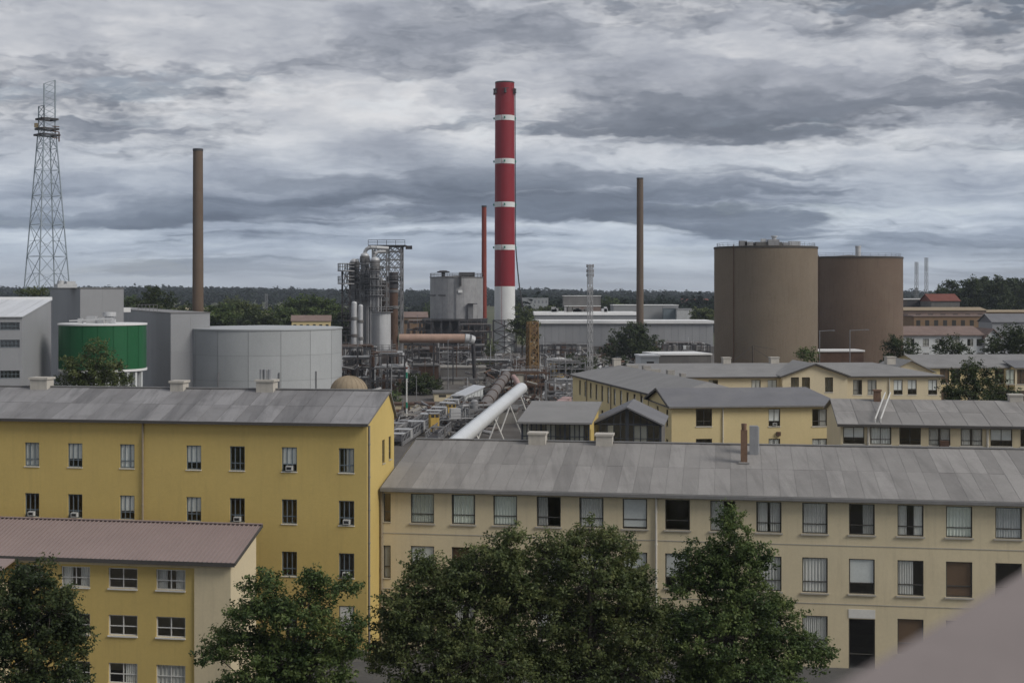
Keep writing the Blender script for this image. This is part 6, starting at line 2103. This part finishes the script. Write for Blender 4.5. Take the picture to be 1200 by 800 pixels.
# foreground trees
ptree('tree', 'bushy tree in front of the mauve-roofed block at the bottom left corner', 42, 60.0,
      [(40, 690, 26, 34), (12, 705, 34, 40), (62, 715, 28, 40), (30, 750, 55, 45), (75, 758, 28, 30), (-15, 760, 40, 60), (60, 800, 50, 40), (20, 840, 60, 50), (78, 728, 16, 22)], 'leaf_dark', 0.09, 190, 11, 0.22, depth=0.8)
ptree('tree', 'wide spreading green tree below the gable of the ochre block', 338, 63.0,
      [(310, 690, 22, 22), (368, 690, 15, 30), (395, 694, 26, 12), (305, 722, 36, 22), (350, 718, 40, 24), (392, 740, 34, 22), (275, 755, 34, 20), (320, 765, 46, 28), (370, 775, 48, 28), (255, 770, 22, 12), (298, 800, 46, 24), (345, 815, 70, 36), (400, 765, 26, 16), (340, 850, 70, 40), (285, 720, 18, 12)], 'leaf_green', 0.09, 190, 12, 0.24)
ptree('tree', 'broad olive-green tree in front of the cream block, left part of the central thicket', 545, 65.0,
      [(598, 640, 12, 26), (575, 668, 40, 36), (520, 690, 36, 34), (480, 712, 34, 32), (545, 710, 52, 42), (495, 755, 56, 44), (560, 765, 60, 46), (462, 735, 22, 26), (455, 775, 28, 24), (520, 815, 80, 44), (600, 700, 36, 44), (600, 790, 46, 46), (492, 672, 20, 24)], 'leaf_olive', 0.09, 200, 13, 0.28)
ptree('tree', 'tall olive-green tree in front of the cream block, right part of the central thicket', 690, 66.0,
      [(690, 640, 28, 26), (650, 655, 30, 30), (722, 645, 22, 24), (690, 680, 52, 40), (735, 690, 28, 40), (640, 715, 44, 44), (700, 740, 60, 48), (752, 725, 26, 36), (660, 790, 66, 46), (735, 785, 44, 40), (765, 760, 20, 36), (700, 840, 80, 40)], 'leaf_olive', 0.09, 200, 14, 0.28)
ptree('tree', 'pointed green tree in front of the right half of the cream block', 860, 67.0,
      [(856, 622, 15, 28), (868, 650, 30, 24), (850, 672, 40, 30), (812, 660, 16, 22), (815, 690, 30, 26), (870, 705, 48, 34), (905, 725, 34, 26), (845, 740, 60, 40), (800, 745, 34, 34), (920, 755, 40, 24), (955, 768, 24, 14), (880, 785, 72, 36), (810, 800, 50, 40), (850, 840, 110, 40), (894, 660, 16, 14)], 'leaf_green', 0.09, 190, 15, 0.26)
# middle distance
ptree('tree', 'bushy olive tree in front of the green round tank', 110, 168.0, [(113, 415, 15, 16), (100, 432, 24, 16), (125, 434, 22, 14), (85, 447, 18, 12), (112, 450, 34, 14), (140, 448, 12, 10), (110, 475, 36, 24)], 'leaf_olive', 0.16, 22, 21, 0.25)
ptree('tree', 'dark round tree in front of the long warehouse, right of the mast', 742, 380.0, [(742, 392, 16, 16), (728, 405, 18, 16), (756, 406, 16, 15), (742, 418, 30, 16), (718, 422, 14, 10), (765, 420, 10, 10)], 'leaf_dark', 0.34, 8, 22, 0.5)
ptree('tree', 'dark round tree above the felt-roofed range at the right', 1143, 150.0, [(1143, 440, 20, 16), (1127, 452, 20, 15), (1162, 452, 20, 14), (1143, 462, 36, 16), (1115, 466, 12, 10), (1172, 464, 12, 9), (1136, 430, 8, 8), (1143, 490, 34, 24)], 'leaf_dark', 0.15, 22, 23, 0.3)
ptree('tree', 'round tree in front of the left half of the white house', 1053, 262.0, [(1053, 406, 17, 10), (1041, 412, 10, 8), (1066, 413, 12, 8), (1053, 428, 18, 16)], 'leaf_dark', 0.25, 10, 24, 0.3)
ptree('tree', 'rounded tree in front of the right half of the white house', 1115, 258.0, [(1115, 406, 15, 9), (1105, 412, 10, 8), (1126, 412, 10, 8), (1115, 428, 16, 16)], 'leaf_dark', 0.25, 10, 25, 0.3)
ptree('tree', 'large tree at the right edge, right of the white house', 1186, 252.0, [(1190, 396, 18, 14), (1172, 404, 18, 12), (1205, 400, 20, 18), (1185, 412, 26, 12), (1190, 430, 30, 20)], 'leaf_dark', 0.25, 10, 26, 0.35)
ptree('bush', 'yellow-green bush at the foot of the nearer silo', 946, 225.0, [(946, 415, 11, 8), (938, 420, 9, 6), (955, 420, 8, 6), (946, 440, 14, 16)], 'leaf_green', 0.2, 12, 27, 0.15)
ptree('tree', 'olive tree between striped stack foot and the orange rusty tower', 612, 440.0, [(612, 372, 10, 12), (622, 380, 8, 10), (608, 386, 12, 14), (618, 396, 10, 14)], 'leaf_olive', 0.34, 7, 28, 0.3)
ptree('bush', 'dark bush cluster behind the low cream wall', 492, 285.0, [(492, 447, 18, 9), (482, 457, 14, 12), (504, 455, 14, 10), (495, 466, 22, 10)], 'leaf_dark', 0.24, 10, 29, 0.2)
ptree('bush', 'bright green bush above the concrete bunker and dull tube', 571, 345.0, [(571, 432, 11, 8), (564, 438, 9, 7), (578, 438, 8, 7)], 'leaf_green', 0.26, 9, 30, 0.2)
ptree('bush', 'green bushes right of the small yellow hut', 676, 335.0, [(676, 424, 14, 8), (690, 428, 10, 8), (664, 430, 12, 8), (682, 436, 18, 8)], 'leaf_dark', 0.26, 9, 31, 0.2)
ptree('bush', 'small green bush beside the green signal pole', 463, 262.0, [(463, 468, 9, 7), (458, 474, 7, 6)], 'leaf_green', 0.2, 10, 32, 0.15)
ptree('bush', 'tiny sprout of green at the caged stack foot', 577, 420.0, [(577, 410, 5, 12), (572, 416, 8, 6)], 'leaf_olive', 0.26, 8, 33, 0.2)
ptree('tree', 'broad round tree behind the small far yellow house', 368, 480.0, [(362, 358, 20, 9), (384, 360, 16, 9), (345, 364, 14, 9), (372, 368, 30, 8), (360, 378, 34, 8), (395, 370, 10, 8)], 'leaf_green', 0.45, 6, 34, 0.5)
ptree('tree', 'dark tree showing right behind the tall grey clad block', 182, 330.0, [(182, 345, 12, 8), (170, 352, 12, 7), (195, 353, 10, 6), (180, 360, 22, 8), (180, 380, 22, 14)], 'leaf_dark', 0.3, 8, 35, 0.4)
ptree('bush', 'dark green bush at the foot of the lattice tower behind the white roof', 41, 255.0, [(41, 342, 14, 3.5), (50, 345, 8, 3), (33, 345, 9, 3)], 'leaf_olive', 0.2, 12, 36, 0.15)
rr = random.Random(77)
for i, (px, pyt, hw) in enumerate(((1103, 340, 9), (1122, 334, 11), (1138, 330, 10), (1153, 328, 12), (1168, 331, 9), (1181, 327, 12), (1196, 332, 10), (1212, 326, 14))):
    lab = ['leftmost tree of the dark row behind the red-tiled house', 'second tree of the dark row right of the silos', 'third tree of the dark row right of the silos', 'broadest mid tree of the dark row right of the silos',
           'slim tree in the dark row at the right, left of the last three', 'tall tree near the right end of the dark row', 'rounded tree next to the right edge in the dark row', 'tree cut by the right edge of the picture in the dark row'][i]
    Y = 520.0 + rr.uniform(-25, 40)
    ptree('tree', lab, px, Y, [(px, pyt + 7, hw, 8), (px - hw * 0.5, pyt + 15, hw * 0.9, 9), (px + hw * 0.6, pyt + 15, hw * 0.9, 9), (px, pyt + 26, hw * 1.3, 11), (px, pyt + 38, hw * 1.3, 10)], 'leaf_dark', 0.5, 6, 40 + i, 0.4, 'dark row of trees at the right')
for i, (px, Y, hw, pyt) in enumerate(((205, 430, 16, 362), (226, 520, 14, 360), (255, 410, 22, 362), (285, 455, 22, 358), (300, 395, 20, 368), (330, 430, 18, 364), (272, 600, 16, 352), (405, 470, 12, 366), (150, 480, 14, 352), (640, 640, 12, 360), (660, 600, 10, 362), (715, 700, 14, 352), (825, 520, 12, 362), (505, 560, 14, 366), (515, 640, 16, 358))):
    lab = ['bushy tree left of the brown chimney foot above the clad block', 'far bushy tree touching the brown chimney', 'olive tree right of the brown chimney', 'tree above the middle of the grey tank', 'low tree above the grey tank', 'tree left of the small far yellow house',
           'farther tree below the wooded hill above the grey tank', 'tree right of the small far yellow house', 'tree left of the dark tree behind the clad blocks', 'small tree in front of the far factory block', 'small tree left of the far brown stand',
           'tree right of the far brown stand', 'tree just left of the nearer silo', 'tree right of the steel frame in the far field', 'farther tree left of the grey drum tank'][i]
    ptree('tree', lab, px, float(Y), [(px, pyt + 5, hw * 0.7, 6), (px - hw * 0.5, pyt + 10, hw * 0.7, 6), (px + hw * 0.5, pyt + 11, hw * 0.7, 6), (px, pyt + 17, hw, 8)], ['leaf_olive', 'leaf_dark', 'leaf_green'][i % 3], 0.45, 6, 60 + i, 0.35, 'scattered trees beyond the factory')

# far wood: one mass of crowns
def forest():
    rng = np.random.default_rng(5)
    cen, nrm, siz = [], [], []
    def patch(n, a0, a1, y0, y1, hmin, hmax, r0, r1, nl):
        ang = rng.uniform(a0, a1, n)
        y = np.sqrt(rng.uniform(y0 ** 2, y1 ** 2, n))
        x = ang * y
        gz = ground_z(x, y)
        h = rng.uniform(hmin, hmax, n) + (rng.random(n) < 0.06) * rng.uniform(2, 5, n)
        r = rng.uniform(r0, r1, n)
        for k in range(n):
            u = rng.normal(size=(nl, 3))
            u /= np.linalg.norm(u, axis=1, keepdims=True)
            u *= (0.45 + 0.55 * rng.random(nl) ** 0.5)[:, None]
            tall = rng.random() < 0.3
            rr_ = r[k] * (0.6 if tall else 1.0)
            p = np.stack([x[k] + u[:, 0] * rr_, y[k] + u[:, 1] * rr_, gz[k] + h[k] * 0.55 + u[:, 2] * h[k] * 0.48], -1)
            if tall:
                f = np.clip((p[:, 2] - gz[k]) / h[k], 0, 1)
                p[:, 0] = x[k] + (p[:, 0] - x[k]) * (1.25 - f)
                p[:, 1] = y[k] + (p[:, 1] - y[k]) * (1.25 - f)
            cen.append(p)
            nrm.append(u + np.array([0, 0, 0.6]) + rng.normal(size=(nl, 3)) * 0.4)
            siz.append(rng.uniform(0.8, 1.5, nl) * r[k] * 0.30)
    # (count, angle range x/y, distance range, heights, radii, faces)
    patch(2300, -0.42, 0.02, 1450, 2650, 9, 15, 4, 8, 34)
    patch(900, 0.0, 0.16, 1000, 2500, 9, 15, 4, 8, 34)
    patch(420, 0.0, 0.16, 680, 1000, 11, 19, 3.5, 6, 54)
    patch(700, 0.26, 0.46, 900, 2300, 10, 16, 4, 8, 34)
    patch(240, 0.28, 0.46, 560, 760, 9, 15, 3, 5, 60)
    patch(260, -0.42, -0.05, 700, 1250, 7, 12, 3.5, 6, 40)
    patch(140, -0.26, -0.10, 520, 700, 6, 10, 3, 5, 50)
    patch(500, 0.14, 0.30, 1000, 2400, 9, 14, 4, 8, 30)
    patch(300, -0.60, -0.40, 900, 2600, 9, 15, 4, 8, 24)
    patch(300, 0.44, 0.62, 900, 2400, 9, 15, 4, 8, 24)
    me = leaf_mesh('forest', np.concatenate(cen), np.concatenate(nrm), np.concatenate(siz), M['leaf_far'], rng, 0.8)
    tag(inst(me, 'forest'), 'dark wood covering the far plain and low hills to the horizon', 'forest', kind='stuff')
forest()

# ------------------------------------------------------------------ haze
def haze():
    b = MB().box(-4150, 4150, -75, 6450, -1.3, 104)
    m = bpy.data.materials.new('haze_air')
    m.use_nodes = True
    t = NT(m.node_tree)
    v = t.n('ShaderNodeVolumePrincipled', {'Color': (0.80, 0.88, 1.0, 1), 'Density': 0.00012, 'Anisotropy': 0.2})
    t.n('ShaderNodeOutputMaterial', {'Volume': v.outputs[0]})
    tag(b.build('haze', m), 'thin bluish haze over the far country', 'haze', kind='stuff')
haze()
